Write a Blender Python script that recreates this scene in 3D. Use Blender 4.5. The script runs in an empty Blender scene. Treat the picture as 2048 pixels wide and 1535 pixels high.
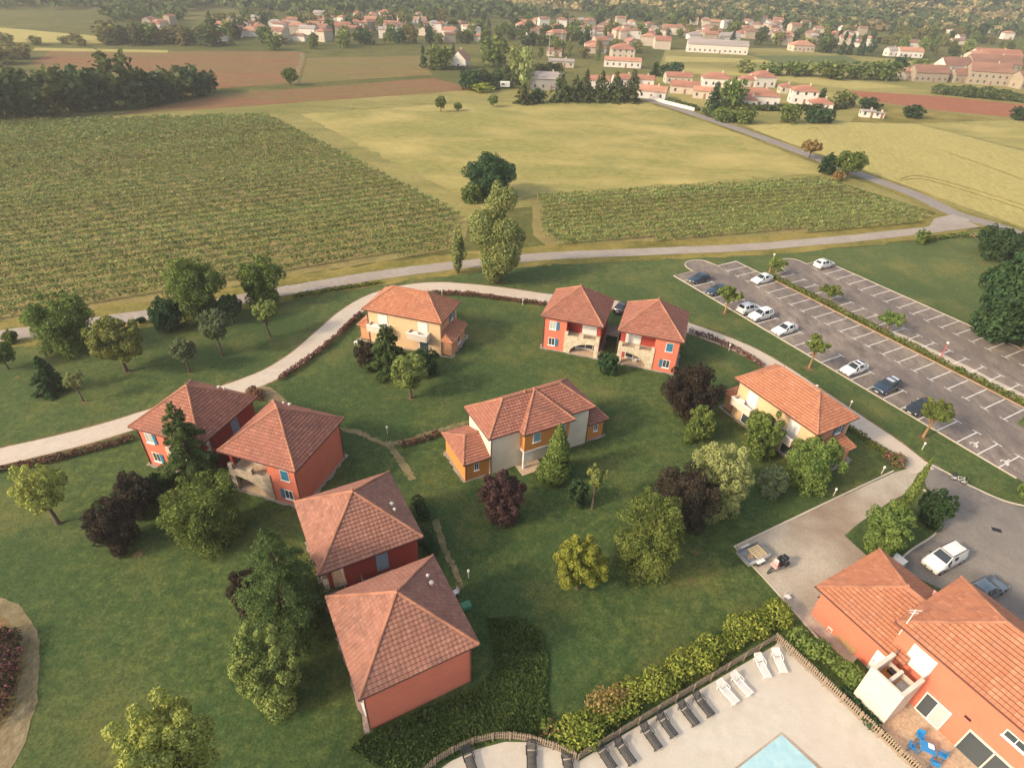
import bpy, bmesh, math, random
import numpy as np
from mathutils import Vector, Matrix

# ------------------------------------------------------------------ camera, world, sun, exposure
SC = bpy.context.scene
COL = SC.collection
HC, FPX, PITCH, ROLL = 47.0, 1205.4, 0.61304, 0.04438
cp, sp, cr, sr = math.cos(PITCH), math.sin(PITCH), math.cos(ROLL), math.sin(ROLL)
FW = np.array([0, cp, -sp]); UP0 = np.array([0, sp, cp]); RX = np.array([1., 0, 0])
RT = RX*cr + UP0*sr; UPV = -RX*sr + UP0*cr
cd = bpy.data.cameras.new("camera"); cam = bpy.data.objects.new("camera", cd); COL.objects.link(cam)
cd.sensor_width = 36; cd.lens = 36*FPX/2048; cd.clip_start = 0.5; cd.clip_end = 20000
cam.matrix_world = Matrix(((RT[0], UPV[0], -FW[0], 0), (RT[1], UPV[1], -FW[1], 0), (RT[2], UPV[2], -FW[2], HC), (0, 0, 0, 1)))
SC.camera = cam
SUN_AZ, SUN_EL = math.radians(208), math.radians(31)      # direction the light comes from: azimuth from +X, elevation
sd = Vector((math.cos(SUN_AZ)*math.cos(SUN_EL), math.sin(SUN_AZ)*math.cos(SUN_EL), math.sin(SUN_EL)))
w = bpy.data.worlds.new("World"); SC.world = w; w.use_nodes = True
nt = w.node_tree; bg = nt.nodes["Background"]; sky = nt.nodes.new("ShaderNodeTexSky")
sky.sky_type = 'NISHITA'; sky.sun_disc = False; sky.sun_elevation = SUN_EL
sky.sun_rotation = math.radians(90) - SUN_AZ; sky.air_density = 1.0; sky.dust_density = 3.5; sky.ozone_density = 0.8
wb = nt.nodes.new("ShaderNodeMix"); wb.data_type = 'RGBA'; wb.blend_type = 'MULTIPLY'; wb.inputs[0].default_value = 1; wb.inputs[7].default_value = (1.0, 0.98, 0.93, 1)   # hazy evening air, warm all over
nt.links.new(sky.outputs[0], wb.inputs[6]); nt.links.new(wb.outputs[2], bg.inputs[0]); bg.inputs[1].default_value = 0.15
ld = bpy.data.lights.new("sun", 'SUN'); ld.energy = 2.4; ld.angle = math.radians(7); ld.color = (1.0, 0.81, 0.58)
sun = bpy.data.objects.new("sun", ld); COL.objects.link(sun)
sun.rotation_euler = sd.to_track_quat('Z', 'Y').to_euler()
SC.view_settings.view_transform = 'Standard'; SC.view_settings.look = 'None'
SC.view_settings.exposure = 1.18; SC.view_settings.gamma = 1
SC.view_settings.use_curve_mapping = False

# ------------------------------------------------------------------ survey helpers (photo pixel -> place on the level ground)
def ray(u, v): return FW*FPX + (u-1024)*RT + (767.5-v)*UPV
def G(u, v, z=0.0):
    d = ray(u, v); k = (HC-z)/(-d[2]); return Vector((d[0]*k, d[1]*k, z))
def depth(p): return float((np.array(p)-np.array([0, 0, HC])) @ FW)
def mpp(p): return depth(p)/FPX
def zat(base, v):
    lo, hi = 0., 60.
    for _ in range(40):
        m = (lo+hi)/2; q = np.array([base[0], base[1], m-HC]); y = 767.5 - FPX*(q@UPV)/(q@FW)
        if y > v: lo = m
        else: hi = m
    return lo
def proj(p):
    q = np.array([p[0], p[1], p[2]-HC]); d = q@FW
    return (1024+FPX*(q@RT)/d, 767.5-FPX*(q@UPV)/d) if d > 1 else (-9999, -9999)

# ------------------------------------------------------------------ materials
MATS = {}
def N(t, typ, **kw):
    n = t.nodes.new(typ)
    for k, v in kw.items(): setattr(n, k, v)
    return n
def ramp(t, fac, stops):
    r = N(t, "ShaderNodeValToRGB"); e = r.color_ramp.elements
    e[0].position, e[0].color = stops[0][0], (*stops[0][1], 1)
    e[1].position, e[1].color = stops[-1][0], (*stops[-1][1], 1)
    for p, c in stops[1:-1]:
        x = e.new(p); x.color = (*c, 1)
    t.links.new(fac, r.inputs[0]); return r.outputs[0]
def noise(t, scale, detail=4, rough=.55, vec=None, dist=0):
    n = N(t, "ShaderNodeTexNoise"); n.inputs["Scale"].default_value = scale; n.inputs["Detail"].default_value = detail
    n.inputs["Roughness"].default_value = rough; n.inputs["Distortion"].default_value = dist
    if vec is not None: t.links.new(vec, n.inputs["Vector"])
    return n.outputs["Fac"]
def pos(t, scale=(1, 1, 1), rot=0):
    g = N(t, "ShaderNodeNewGeometry"); m = N(t, "ShaderNodeMapping"); m.inputs["Scale"].default_value = scale
    m.inputs["Rotation"].default_value = (0, 0, rot); t.links.new(g.outputs["Position"], m.inputs[0]); return m.outputs[0]
def mixc(t, fac, a, b, mode='MIX'):
    m = N(t, "ShaderNodeMix", data_type='RGBA', blend_type=mode)
    if isinstance(fac, (int, float)): m.inputs[0].default_value = fac
    else: t.links.new(fac, m.inputs[0])
    for s, x in ((6, a), (7, b)):
        if isinstance(x, tuple): m.inputs[s].default_value = (*x, 1)
        else: t.links.new(x, m.inputs[s])
    return m.outputs[2]
def mrange(t, v, a, b, c=0., d=1.):
    m = N(t, "ShaderNodeMapRange"); t.links.new(v, m.inputs[0])
    for i, x in enumerate((a, b, c, d)): m.inputs[i+1].default_value = x
    return m.outputs[0]
def new(name):
    m = bpy.data.materials.new(name); m.use_nodes = True; MATS[name] = m
    return m, m.node_tree, m.node_tree.nodes["Principled BSDF"]
def bump(t, b, h, strength, dist):
    n = N(t, "ShaderNodeBump"); n.inputs["Strength"].default_value = strength; n.inputs["Distance"].default_value = dist
    t.links.new(h, n.inputs["Height"]); t.links.new(n.outputs[0], b.inputs["Normal"])
def plain(name, c, rough=.6, var=.12, scale=6., metal=0., spec=.4, bmp=0.):
    m, t, b = new(name); n = noise(t, scale, 5)
    lo = tuple(x*(1-var) for x in c); hi = tuple(min(1, x*(1+var)) for x in c)
    t.links.new(ramp(t, n, [(.3, lo), (.7, hi)]), b.inputs["Base Color"])
    b.inputs["Roughness"].default_value = rough; b.inputs["Metallic"].default_value = metal
    b.inputs["Specular IOR Level"].default_value = spec
    if bmp: bump(t, b, noise(t, scale*6, 3), .5, bmp)
    return m
def ground(name, fine, stops, patch, pscale=.05, fscale=3., bmp=.05, stretch=(1, 1, 1), rot=0, patch2=None, p2scale=.3, rough=.95, grain=.5, sheen=0.):
    """soil / turf: colour ramp over fine noise, blended with a patch colour over a broad noise"""
    m, t, b = new(name); v = pos(t, stretch, rot)
    f1 = noise(t, fscale, 8, .7, v); c = ramp(t, f1, stops)
    pm = mrange(t, noise(t, pscale, 5, .6, v, .3), .42, .66)
    c = mixc(t, pm, c, patch, 'MIX') if not isinstance(patch, list) else c
    if patch2: 
        pm2 = mrange(t, noise(t, p2scale, 6, .65, v), .5, .72, 0, .75); c = mixc(t, pm2, c, patch2)
    f2 = noise(t, fine, 5, .7, v)
    c = mixc(t, grain, c, ramp(t, f2, [(.28, (.3, .3, .3)), (.72, (1.5, 1.5, 1.5))]), 'MULTIPLY')
    t.links.new(c, b.inputs["Base Color"]); b.inputs["Roughness"].default_value = rough; b.inputs["Specular IOR Level"].default_value = .1
    if bmp: bump(t, b, f2, .7, bmp)
    if sheen: b.inputs["Sheen Weight"].default_value = sheen; b.inputs["Sheen Roughness"].default_value = .45; b.inputs["Sheen Tint"].default_value = (.85, .80, .38, 1)
    return m
def leafmat(name, dark, light, trans=.3):
    m = bpy.data.materials.new(name); m.use_nodes = True; MATS[name] = m; t = m.node_tree; t.nodes.clear()
    o = N(t, "ShaderNodeOutputMaterial"); g = N(t, "ShaderNodeNewGeometry"); oi = N(t, "ShaderNodeObjectInfo")
    n = noise(t, .55, 3, .6, pos(t))
    a = N(t, "ShaderNodeMath", operation='MULTIPLY_ADD'); t.links.new(g.outputs["Random Per Island"], a.inputs[0]); a.inputs[1].default_value = .55; t.links.new(n, a.inputs[2])
    c = ramp(t, mrange(t, a.outputs[0], .35, 1.15), [(0, dark), (1, light)])
    hs = N(t, "ShaderNodeHueSaturation"); t.links.new(c, hs.inputs["Color"])
    t.links.new(mrange(t, oi.outputs["Random"], 0, 1, .485, .515), hs.inputs["Hue"]); t.links.new(mrange(t, oi.outputs["Random"], 0, 1, .85, 1.15), hs.inputs["Value"])
    d = N(t, "ShaderNodeBsdfDiffuse"); tr = N(t, "ShaderNodeBsdfTranslucent"); mx = N(t, "ShaderNodeMixShader"); mx.inputs[0].default_value = trans
    t.links.new(hs.outputs[0], d.inputs[0]); t.links.new(hs.outputs[0], tr.inputs[0])
    t.links.new(d.outputs[0], mx.inputs[1]); t.links.new(tr.outputs[0], mx.inputs[2]); t.links.new(mx.outputs[0], o.inputs[0])
    return m
def tilemat(name, dark, mid, light, lichen=(.22, .17, .12)):
    m, t, b = new(name); g = N(t, "ShaderNodeNewGeometry"); oi = N(t, "ShaderNodeObjectInfo")
    a = N(t, "ShaderNodeMath", operation='ADD'); t.links.new(g.outputs["Random Per Island"], a.inputs[0]); t.links.new(oi.outputs["Random"], a.inputs[1])
    f = N(t, "ShaderNodeMath", operation='FRACT'); t.links.new(a.outputs[0], f.inputs[0])
    c = ramp(t, f.outputs[0], [(0, dark), (.3, mid), (.75, mid), (1, light)])
    v = pos(t); st = mrange(t, noise(t, .5, 7, .75, v, .8), .5, .72, 0, .8); c = mixc(t, st, c, lichen)
    c = mixc(t, .5, c, ramp(t, noise(t, 14, 3, .6, v), [(.3, (.65, .65, .65)), (.7, (1.2, 1.2, 1.2))]), 'MULTIPLY')
    t.links.new(c, b.inputs["Base Color"]); b.inputs["Roughness"].default_value = .85; b.inputs["Specular IOR Level"].default_value = .2
    return m
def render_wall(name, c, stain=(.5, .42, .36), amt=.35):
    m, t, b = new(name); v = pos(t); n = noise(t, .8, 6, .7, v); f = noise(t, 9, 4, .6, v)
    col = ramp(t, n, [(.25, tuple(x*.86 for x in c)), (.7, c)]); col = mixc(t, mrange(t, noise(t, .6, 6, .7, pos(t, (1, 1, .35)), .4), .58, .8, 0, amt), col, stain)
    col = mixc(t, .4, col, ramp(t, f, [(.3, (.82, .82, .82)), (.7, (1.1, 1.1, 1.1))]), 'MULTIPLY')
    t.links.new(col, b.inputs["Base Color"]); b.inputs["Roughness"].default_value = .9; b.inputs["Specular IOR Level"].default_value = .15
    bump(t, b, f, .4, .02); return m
def stonemat(name, c1, c2):
    m, t, b = new(name); v = pos(t); vo = N(t, "ShaderNodeTexVoronoi"); vo.inputs["Scale"].default_value = 2.6; t.links.new(v, vo.inputs["Vector"])
    c = ramp(t, vo.outputs["Color"], [(0, c1), (1, c2)]); e = N(t, "ShaderNodeTexVoronoi", feature='DISTANCE_TO_EDGE'); e.inputs["Scale"].default_value = 2.6; t.links.new(v, e.inputs["Vector"])
    c = mixc(t, mrange(t, e.outputs["Distance"], 0, .08, .6, 0), c, (.22, .18, .13)); c = mixc(t, .4, c, ramp(t, noise(t, 12, 4, .6, v), [(.3, (.7, .7, .7)), (.7, (1.15, 1.15, 1.15))]), 'MULTIPLY')
    t.links.new(c, b.inputs["Base Color"]); b.inputs["Roughness"].default_value = .9; bump(t, b, e.outputs["Distance"], .6, .05); return m

lawn_s = [(.28, (.024, .053, .018)), (.5, (.058, .092, .027)), (.72, (.124, .146, .041))]
ground("lawn", 5.0, lawn_s, (.038, .074, .024), .045, 1.0, .08, patch2=(.165, .152, .046), p2scale=.085, grain=.85, sheen=.12)
ground("rough_grass", 3.5, [(.3, (.08, .085, .02)), (.5, (.16, .14, .035)), (.7, (.25, .20, .06))], (.30, .235, .07), .06, .9, .08, patch2=(.11, .12, .03), p2scale=.2)
ground("meadow", 2.2, [(.3, (.175, .175, .05)), (.5, (.27, .245, .075)), (.7, (.37, .32, .11))], (.42, .34, .125), .03, .35, .1, stretch=(1, 1.7, 1), rot=.35, patch2=(.19, .20, .06), p2scale=.045)
ground("pasture", .8, [(.3, (.14, .145, .045)), (.5, (.22, .20, .065)), (.7, (.31, .27, .095))], (.33, .28, .10), .012, .12, .1, stretch=(1, 2, 1), rot=.2, patch2=(.11, .125, .03), p2scale=.03)
ground("vine_soil", 2.5, [(.3, (.18, .145, .055)), (.5, (.26, .205, .08)), (.7, (.33, .26, .105))], (.20, .19, .06), .05, .5, .08, patch2=(.20, .15, .07), p2scale=.12)
ground("wheat", 1.5, [(.3, (.29, .255, .085)), (.5, (.36, .31, .11)), (.7, (.42, .355, .13))], (.40, .34, .12), .02, .5, .08, stretch=(1.6, .25, 1), rot=-.5)
ground("plough_brown", .9, [(.3, (.15, .075, .035)), (.5, (.22, .115, .055)), (.7, (.27, .155, .07))], (.17, .14, .05), .018, .2, .1, stretch=(.3, 2, 1), rot=.25, patch2=(.26, .11, .06), p2scale=.02)
ground("plough_green", .9, [(.3, (.14, .095, .035)), (.5, (.20, .145, .055)), (.7, (.24, .18, .065))], (.17, .15, .05), .02, .2, .1, stretch=(.3, 2, 1), rot=.2)
ground("plough_red", .9, [(.3, (.24, .085, .045)), (.5, (.31, .12, .065)), (.7, (.36, .16, .085))], (.30, .13, .07), .02, .2, .08, stretch=(.3, 2, 1), rot=-.35)
ground("terrain", .5, [(.3, (.07, .082, .022)), (.5, (.12, .12, .035)), (.7, (.19, .165, .05))], (.08, .09, .026), .006, .08, .1, patch2=(.24, .20, .07), p2scale=.004)
ground("asphalt_lane", 8, [(.3, (.27, .235, .20)), (.5, (.34, .30, .255)), (.7, (.40, .35, .30))], (.30, .25, .21), .12, 1.2, .01, patch2=(.36, .30, .23), p2scale=.25)
ground("asphalt_road", 8, [(.3, (.20, .18, .16)), (.5, (.26, .235, .21)), (.7, (.32, .285, .25))], (.24, .21, .185), .12, 1.2, .01)
ground("asphalt_lot", 9, [(.28, (.11, .092, .083)), (.5, (.205, .17, .145)), (.72, (.33, .275, .225))], (.145, .125, .115), .12, .7, .01, stretch=(1, .45, 1), rot=1.05, patch2=(.31, .25, .19), p2scale=.22)
ground("asphalt_yard", 9, [(.28, (.12, .11, .103)), (.5, (.165, .15, .137)), (.72, (.22, .195, .17))], (.30, .26, .215), .06, .8, .01, patch2=(.13, .122, .115), p2scale=.2)
ground("path_concrete", 6, [(.3, (.42, .37, .30)), (.5, (.48, .42, .345)), (.7, (.53, .465, .385))], (.50, .42, .33), .1, 1., .006, patch2=(.44, .355, .27), p2scale=.4, grain=.2)
ground("paving", 9, [(.3, (.38, .33, .255)), (.5, (.43, .375, .30)), (.7, (.48, .42, .335))], (.26, .195, .145), .10, .8, .006, patch2=(.28, .21, .155), p2scale=.2)
ground("pool_deck", 7, [(.3, (.46, .42, .35)), (.5, (.50, .455, .385)), (.7, (.54, .49, .42))], (.48, .43, .36), .15, 1.2, .003, patch2=(.42, .37, .30), p2scale=.4, grain=.12)
ground("terrace_tile", 5, [(.3, (.42, .30, .20)), (.5, (.50, .37, .25)), (.7, (.56, .42, .30))], (.48, .36, .25), .2, 1.5, .006)
ground("dirt", 5, [(.3, (.17, .13, .065)), (.5, (.26, .195, .105)), (.7, (.34, .265, .155))], (.12, .12, .045), .4, 1.5, .02)
ground("bare_soil", 5, [(.3, (.11, .085, .035)), (.5, (.18, .115, .055)), (.7, (.26, .16, .085))], (.10, .10, .035), .6, 2, .02)
ground("straw", 6, [(.3, (.14, .11, .06)), (.5, (.22, .175, .10)), (.7, (.31, .255, .155))], (.11, .10, .045), .35, 2, .05, stretch=(1, .5, 1), rot=.4)
ground("gravel", 14, [(.3, (.20, .17, .15)), (.5, (.32, .275, .24)), (.7, (.44, .385, .33))], (.30, .25, .20), .5, 5, .03)
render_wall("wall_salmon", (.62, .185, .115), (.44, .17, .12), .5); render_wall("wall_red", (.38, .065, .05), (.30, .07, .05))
render_wall("wall_cream", (.66, .46, .27), (.55, .36, .2)); render_wall("wall_tan", (.60, .30, .16), (.5, .26, .15))
render_wall("wall_white", (.78, .67, .51), (.5, .44, .36)); render_wall("wall_orange", (.62, .26, .075), (.5, .22, .08))
render_wall("far_white", (.76, .70, .62), amt=.2); render_wall("far_cream", (.60, .51, .40), amt=.25); render_wall("far_stone", (.40, .33, .25), amt=.2); render_wall("far_grey", (.36, .33, .31), amt=.2)
stonemat("stone_clad", (.50, .41, .28), (.66, .57, .43)); stonemat("stone_dark", (.34, .27, .20), (.55, .47, .36))
tilemat("tile_a", (.27, .122, .085), (.315, .148, .105), (.365, .18, .13), (.16, .10, .078)); tilemat("tile_b", (.40, .155, .085), (.455, .185, .10), (.52, .23, .135), (.26, .13, .09))
tilemat("tile_c", (.275, .112, .076), (.325, .135, .092), (.385, .168, .115), (.17, .10, .077))
plain("tile_butt", (.085, .04, .032), .95, .3, 4); plain("underlay", (.09, .04, .03), .9); plain("ridge_cap", (.34, .155, .095), .9, .3, 3); plain("gutter", (.12, .055, .045), .6); plain("fascia", (.22, .10, .07), .8)  # tile_butt: course-line shade, with some dirt, put into the colour of tile fronts
plain("far_roof_red", (.36, .165, .11), .9, .3, .8); plain("far_roof_orange", (.46, .235, .15), .9, .25, .8); plain("far_roof_brown", (.27, .145, .10), .9, .3, .6); plain("far_roof_grey", (.34, .29, .27), .9, .2, .8)
plain("white_paint", (.76, .73, .68), .5, .06, 2); plain("off_white", (.60, .53, .44), .6, .08, 2); plain("shutter_blue", (.035, .16, .26), .5, .1, 4); plain("shutter_pale", (.17, .33, .37), .5, .1, 4)
plain("roller_white", (.66, .64, .60), .5, .05, 8); plain("door_grey_blue", (.26, .33, .38), .5, .1, 4); plain("dark_metal", (.035, .035, .038), .45, .2, 6, .3); plain("grey_metal", (.30, .31, .32), .4, .15, 8, .6)
plain("red_frame", (.30, .05, .04), .6)
plain("timber_grey", (.26, .20, .145), .85, .3, 5); plain("timber_deck", (.16, .14, .12), .85, .3, 4); plain("timber_pale", (.52, .40, .23), .8, .2, 6); plain("crate_wood", (.36, .23, .11), .85, .25, 5)
plain("bark", (.11, .08, .055), .95, .3, 5, bmp=.03); plain("bark_pale", (.34, .28, .21), .9, .25, 5, bmp=.02); plain("bark_orange", (.30, .17, .08), .9, .25, 5)
plain("line_paint", (.72, .69, .63), .7, .12, 3); plain("kerb", (.50, .43, .34), .85, .15, 2); plain("kerb_orange", (.50, .33, .19), .9, .2, 2)
plain("rubber", (.02, .02, .021), .8); plain("rim", (.42, .43, .44), .35, .08, 8, .7); plain("lamp_clear", (.75, .74, .70), .2, .05, 8); plain("lamp_red", (.40, .02, .02), .3); plain("plate", (.72, .72, .66), .5)
plain("plastic_white", (.72, .70, .66), .45, .05, 4); plain("plastic_dark", (.014, .017, .022), .6, .15, 6); plain("plastic_blue", (.02, .22, .50), .4, .1, 6); plain("fabric_dark", (.02, .025, .035), .8)
plain("pole_orange", (.55, .24, .09), .5); plain("pole_red", (.52, .09, .09), .5); plain("pink_paint", (.62, .32, .30), .4); plain("chrome", (.55, .55, .55), .2, .05, 5, .9)
plain("green_box", (.06, .22, .12), .6); plain("flower_pink", (.55, .10, .16), .8, .3, 3); plain("flower_yellow", (.60, .42, .05), .8)
def gloss(name, c, rough=.22, coat=.6):
    m, t, b = new(name); b.inputs["Base Color"].default_value = (*c, 1); b.inputs["Roughness"].default_value = rough; b.inputs["Coat Weight"].default_value = coat; b.inputs["Coat Roughness"].default_value = .08
    n = noise(t, 3, 4); t.links.new(mrange(t, n, .3, .7, rough*.8, rough*1.5), b.inputs["Roughness"]); return m
gloss("paint_white", (.72, .71, .68)); gloss("paint_navy", (.025, .045, .075)); gloss("paint_black", (.02, .024, .028)); gloss("paint_slate", (.10, .135, .165)); gloss("paint_silver", (.50, .50, .49)); gloss("glass_dark", (.02, .03, .037), .08, .3)
gloss("pane", (.05, .065, .075), .08, .3); gloss("pane_pale", (.42, .43, .42), .12, .3)
m, t, b = new("pool_water"); b.inputs["Base Color"].default_value = (.18, .50, .62, 1); b.inputs["Roughness"].default_value = .05
n = noise(t, 1.6, 3, .6, pos(t)); bump(t, b, n, .25, .05); t.links.new(ramp(t, n, [(.3, (.30, .50, .55)), (.7, (.40, .58, .60))]), b.inputs["Base Color"])
LEAF = dict(green=((.024, .050, .014), (.14, .17, .045)), dark=((.010, .028, .015), (.048, .078, .030)), lime=((.13, .165, .04), (.36, .37, .10)), conifer=((.014, .036, .016), (.075, .105, .032)), light=((.07, .105, .03), (.26, .28, .085)), pale=((.12, .15, .05), (.32, .33, .13)), yellow=((.085, .125, .022), (.30, .31, .06)),
            purple=((.016, .018, .013), (.068, .050, .036)), red=((.03, .022, .018), (.10, .058, .05)), poplar=((.055, .08, .026), (.17, .18, .066)), grey=((.045, .07, .035), (.14, .165, .08)), vine=((.045, .078, .026), (.19, .205, .066)), hedge_red=((.055, .035, .022), (.19, .085, .06)), hedge=((.03, .05, .012), (.11, .125, .03)), tall=((.035, .066, .02), (.10, .135, .04)), hill=((.10, .10, .045), (.33, .27, .12)), forest=((.05, .065, .024), (.20, .175, .065)), forest_dark=((.022, .040, .016), (.085, .10, .036)), autumn=((.10, .07, .025), (.22, .15, .06)), pink=((.25, .05, .07), (.55, .16, .2)))
for k, (a, b_) in LEAF.items():
    f = 1.9 if k in ("vine", "poplar") else 1.25 if k in ("lime", "pale", "yellow", "light", "pink", "tall", "purple") else 1.6
    leafmat("leaf_"+k, tuple(x*f for x in a), tuple(min(.6, x*f) for x in b_), .22)

# ------------------------------------------------------------------ object helpers
def link(o, parent=None):
    COL.objects.link(o)
    if parent is not None: o.parent = parent
    return o
def tag(o, label=None, cat=None, group=None, kind=None):
    if label: o["label"] = label
    if cat: o["category"] = cat
    if group: o["group"] = group
    if kind: o["kind"] = kind
    return o
def thing(name, loc, rz, label, cat, group=None):
    o = bpy.data.objects.new(name, None); o.empty_display_size = .3; COL.objects.link(o)
    o.location = loc; o.rotation_euler = (0, 0, rz); return tag(o, label, cat, group)
def np_mesh(name, V, Q, mat=None):
    """fast mesh from an (n,3) array and an (m,4) array of quads"""
    me = bpy.data.meshes.new(name); V = np.asarray(V, np.float32); Q = np.asarray(Q, np.int32)
    me.vertices.add(len(V)); me.vertices.foreach_set("co", V.ravel()); k = Q.shape[1]
    me.loops.add(Q.size); me.loops.foreach_set("vertex_index", Q.ravel())
    me.polygons.add(len(Q)); me.polygons.foreach_set("loop_start", np.arange(0, Q.size, k, dtype=np.int32))
    me.update(calc_edges=True)
    if mat: me.materials.append(MATS[mat])
    return me
class MB:
    def __init__(s): s.v = []; s.f = []
    def add(s, vs, fs):
        o = len(s.v); s.v += [tuple(x) for x in vs]; s.f += [tuple(i+o for i in f) for f in fs]; return s
    def box(s, x0, x1, y0, y1, z0, z1, M=None):
        vs = [Vector(p) for p in ((x0, y0, z0), (x1, y0, z0), (x1, y1, z0), (x0, y1, z0), (x0, y0, z1), (x1, y0, z1), (x1, y1, z1), (x0, y1, z1))]
        if M is not None: vs = [M @ p for p in vs]
        return s.add(vs, [(0, 3, 2, 1), (4, 5, 6, 7), (0, 1, 5, 4), (1, 2, 6, 5), (2, 3, 7, 6), (3, 0, 4, 7)])
    def prism(s, pts, z0, z1):
        n = len(pts); vs = [(p[0], p[1], z0) for p in pts]+[(p[0], p[1], z1) for p in pts]
        return s.add(vs, [tuple(range(n))[::-1], tuple(range(n, 2*n))]+[(i, (i+1) % n, n+(i+1) % n, n+i) for i in range(n)])
    def tube(s, pts, rad, n=8, caps=True):
        pts = [Vector(p) for p in pts]; rad = rad if isinstance(rad, (list, tuple)) else [rad]*len(pts); vs = []; fs = []
        for i, p in enumerate(pts):
            d = (pts[min(i+1, len(pts)-1)]-pts[max(i-1, 0)]).normalized(); a = d.cross(Vector((0, 0, 1)) if abs(d.z) < .9 else Vector((1, 0, 0))).normalized(); b = d.cross(a)
            vs += [p+(a*math.cos(2*math.pi*k/n)+b*math.sin(2*math.pi*k/n))*rad[i] for k in range(n)]
        for i in range(len(pts)-1):
            for k in range(n): fs.append((i*n+k, i*n+(k+1) % n, (i+1)*n+(k+1) % n, (i+1)*n+k))
        if caps: fs += [tuple(range(n)), tuple(range((len(pts)-1)*n, len(pts)*n))]
        return s.add(vs, fs)
    def lathe(s, prof, c=(0, 0, 0), n=16, axis='z'):
        vs = []; fs = []
        for r, z in prof:
            for k in range(n):
                a = 2*math.pi*k/n; p = (r*math.cos(a), r*math.sin(a), z)
                if axis == 'y': p = (p[0], z, p[1])
                if axis == 'x': p = (z, p[0], p[1])
                vs.append((p[0]+c[0], p[1]+c[1], p[2]+c[2]))
        for i in range(len(prof)-1):
            for k in range(n): fs.append((i*n+k, i*n+(k+1) % n, (i+1)*n+(k+1) % n, (i+1)*n+k))
        fs += [tuple(range(n)), tuple(range((len(prof)-1)*n, len(prof)*n))]
        return s.add(vs, fs)
    def build(s, name, mat, parent=None, smooth=None, bevel=0, M=None):
        me = bpy.data.meshes.new(name); me.from_pydata(s.v, [], s.f); me.materials.append(MATS[mat])
        bm = bmesh.new(); bm.from_mesh(me); bmesh.ops.recalc_face_normals(bm, faces=bm.faces)
        if bevel: bmesh.ops.bevel(bm, geom=bm.edges[:], offset=bevel, segments=1, affect='EDGES')
        bm.to_mesh(me); bm.free()
        if smooth is not None:
            me.polygons.foreach_set("use_smooth", [True]*len(me.polygons)); me.set_sharp_from_angle(angle=math.radians(smooth))
        o = bpy.data.objects.new(name, me)
        if M is not None: o.matrix_basis = M
        return link(o, parent)
def copy_tree(o, parent=None):
    c = o.copy(); COL.objects.link(c); c.parent = parent
    for ch in o.children: copy_tree(ch, c)
    return c
# flat sheets
def catmull(pts, n=8):
    P = [Vector(p) for p in pts]; P = [P[0]*2-P[1]]+P+[P[-1]*2-P[-2]]; out = []
    for i in range(1, len(P)-2):
        for k in range(n):
            t = k/n; a, b, c, d = P[i-1], P[i], P[i+1], P[i+2]
            out.append(.5*((2*b)+(c-a)*t+(2*a-5*b+4*c-d)*t*t+(3*b-a-3*c+d)*t*t*t))
    out.append(P[-2]); return out
RJ = random.Random(5)
def sheet(name, pts, z, mat, jit=0., step=2., kind="structure", parent=None):
    ps = [Vector((p[0], p[1], 0)) for p in pts]; out = []
    for i, a in enumerate(ps):
        b = ps[(i+1) % len(ps)]; L = (b-a).length; n = max(1, int(L/step)) if jit else 1
        for k in range(n):
            q = a.lerp(b, k/n)
            if jit and 0 < k: q += Vector((RJ.uniform(-jit, jit), RJ.uniform(-jit, jit), 0))
            out.append((q.x, q.y, z))
    me = bpy.data.meshes.new(name); me.from_pydata(out, [], [tuple(range(len(out)))]); me.materials.append(MATS[mat])
    if me.polygons[0].normal.z < 0: me.flip_normals()
    o = link(bpy.data.objects.new(name, me), parent)
    if parent is None and kind: o["kind"] = kind
    return o
def px(l, z=0): return [G(u, v, z) for u, v in l]
def offset_line(L, w):
    out = []
    for i, p in enumerate(L):
        d = (L[min(i+1, len(L)-1)]-L[max(i-1, 0)]); d = Vector((d.x, d.y, 0)).normalized(); out.append(Vector((p.x-d.y*w, p.y+d.x*w, p.z)))
    return out
def ribbon(name, line, wl, wr, z, mat, jit=0., parent=None):
    A = offset_line(line, wl); B = offset_line(line, -wr); vs = []
    for a, b in zip(A, B):
        for q in (a, b): vs.append((q.x+RJ.uniform(-jit, jit), q.y+RJ.uniform(-jit, jit), z))
    me = np_mesh(name, vs, [(2*i, 2*i+1, 2*i+3, 2*i+2) for i in range(len(A)-1)], mat)
    if me.polygons[0].normal.z < 0: me.flip_normals()
    o = link(bpy.data.objects.new(name, me), parent)
    if parent is None: o["kind"] = "structure"
    return o
def kerb_line(name, line, w, h, mat, parent=None):
    """a kerb of real section along a line"""
    A = offset_line(line, w/2); B = offset_line(line, -w/2); vs = []; fs = []
    for a, b in zip(A, B): vs += [(a.x, a.y, 0), (a.x, a.y, h), (b.x, b.y, h), (b.x, b.y, 0)]
    for i in range(len(A)-1):
        for k in range(3): fs.append((4*i+k, 4*i+k+1, 4*i+k+5, 4*i+k+4))
    mb = MB().add(vs, fs); o = mb.build(name, mat, parent)
    if parent is None: o["kind"] = "structure"
    return o

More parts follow.
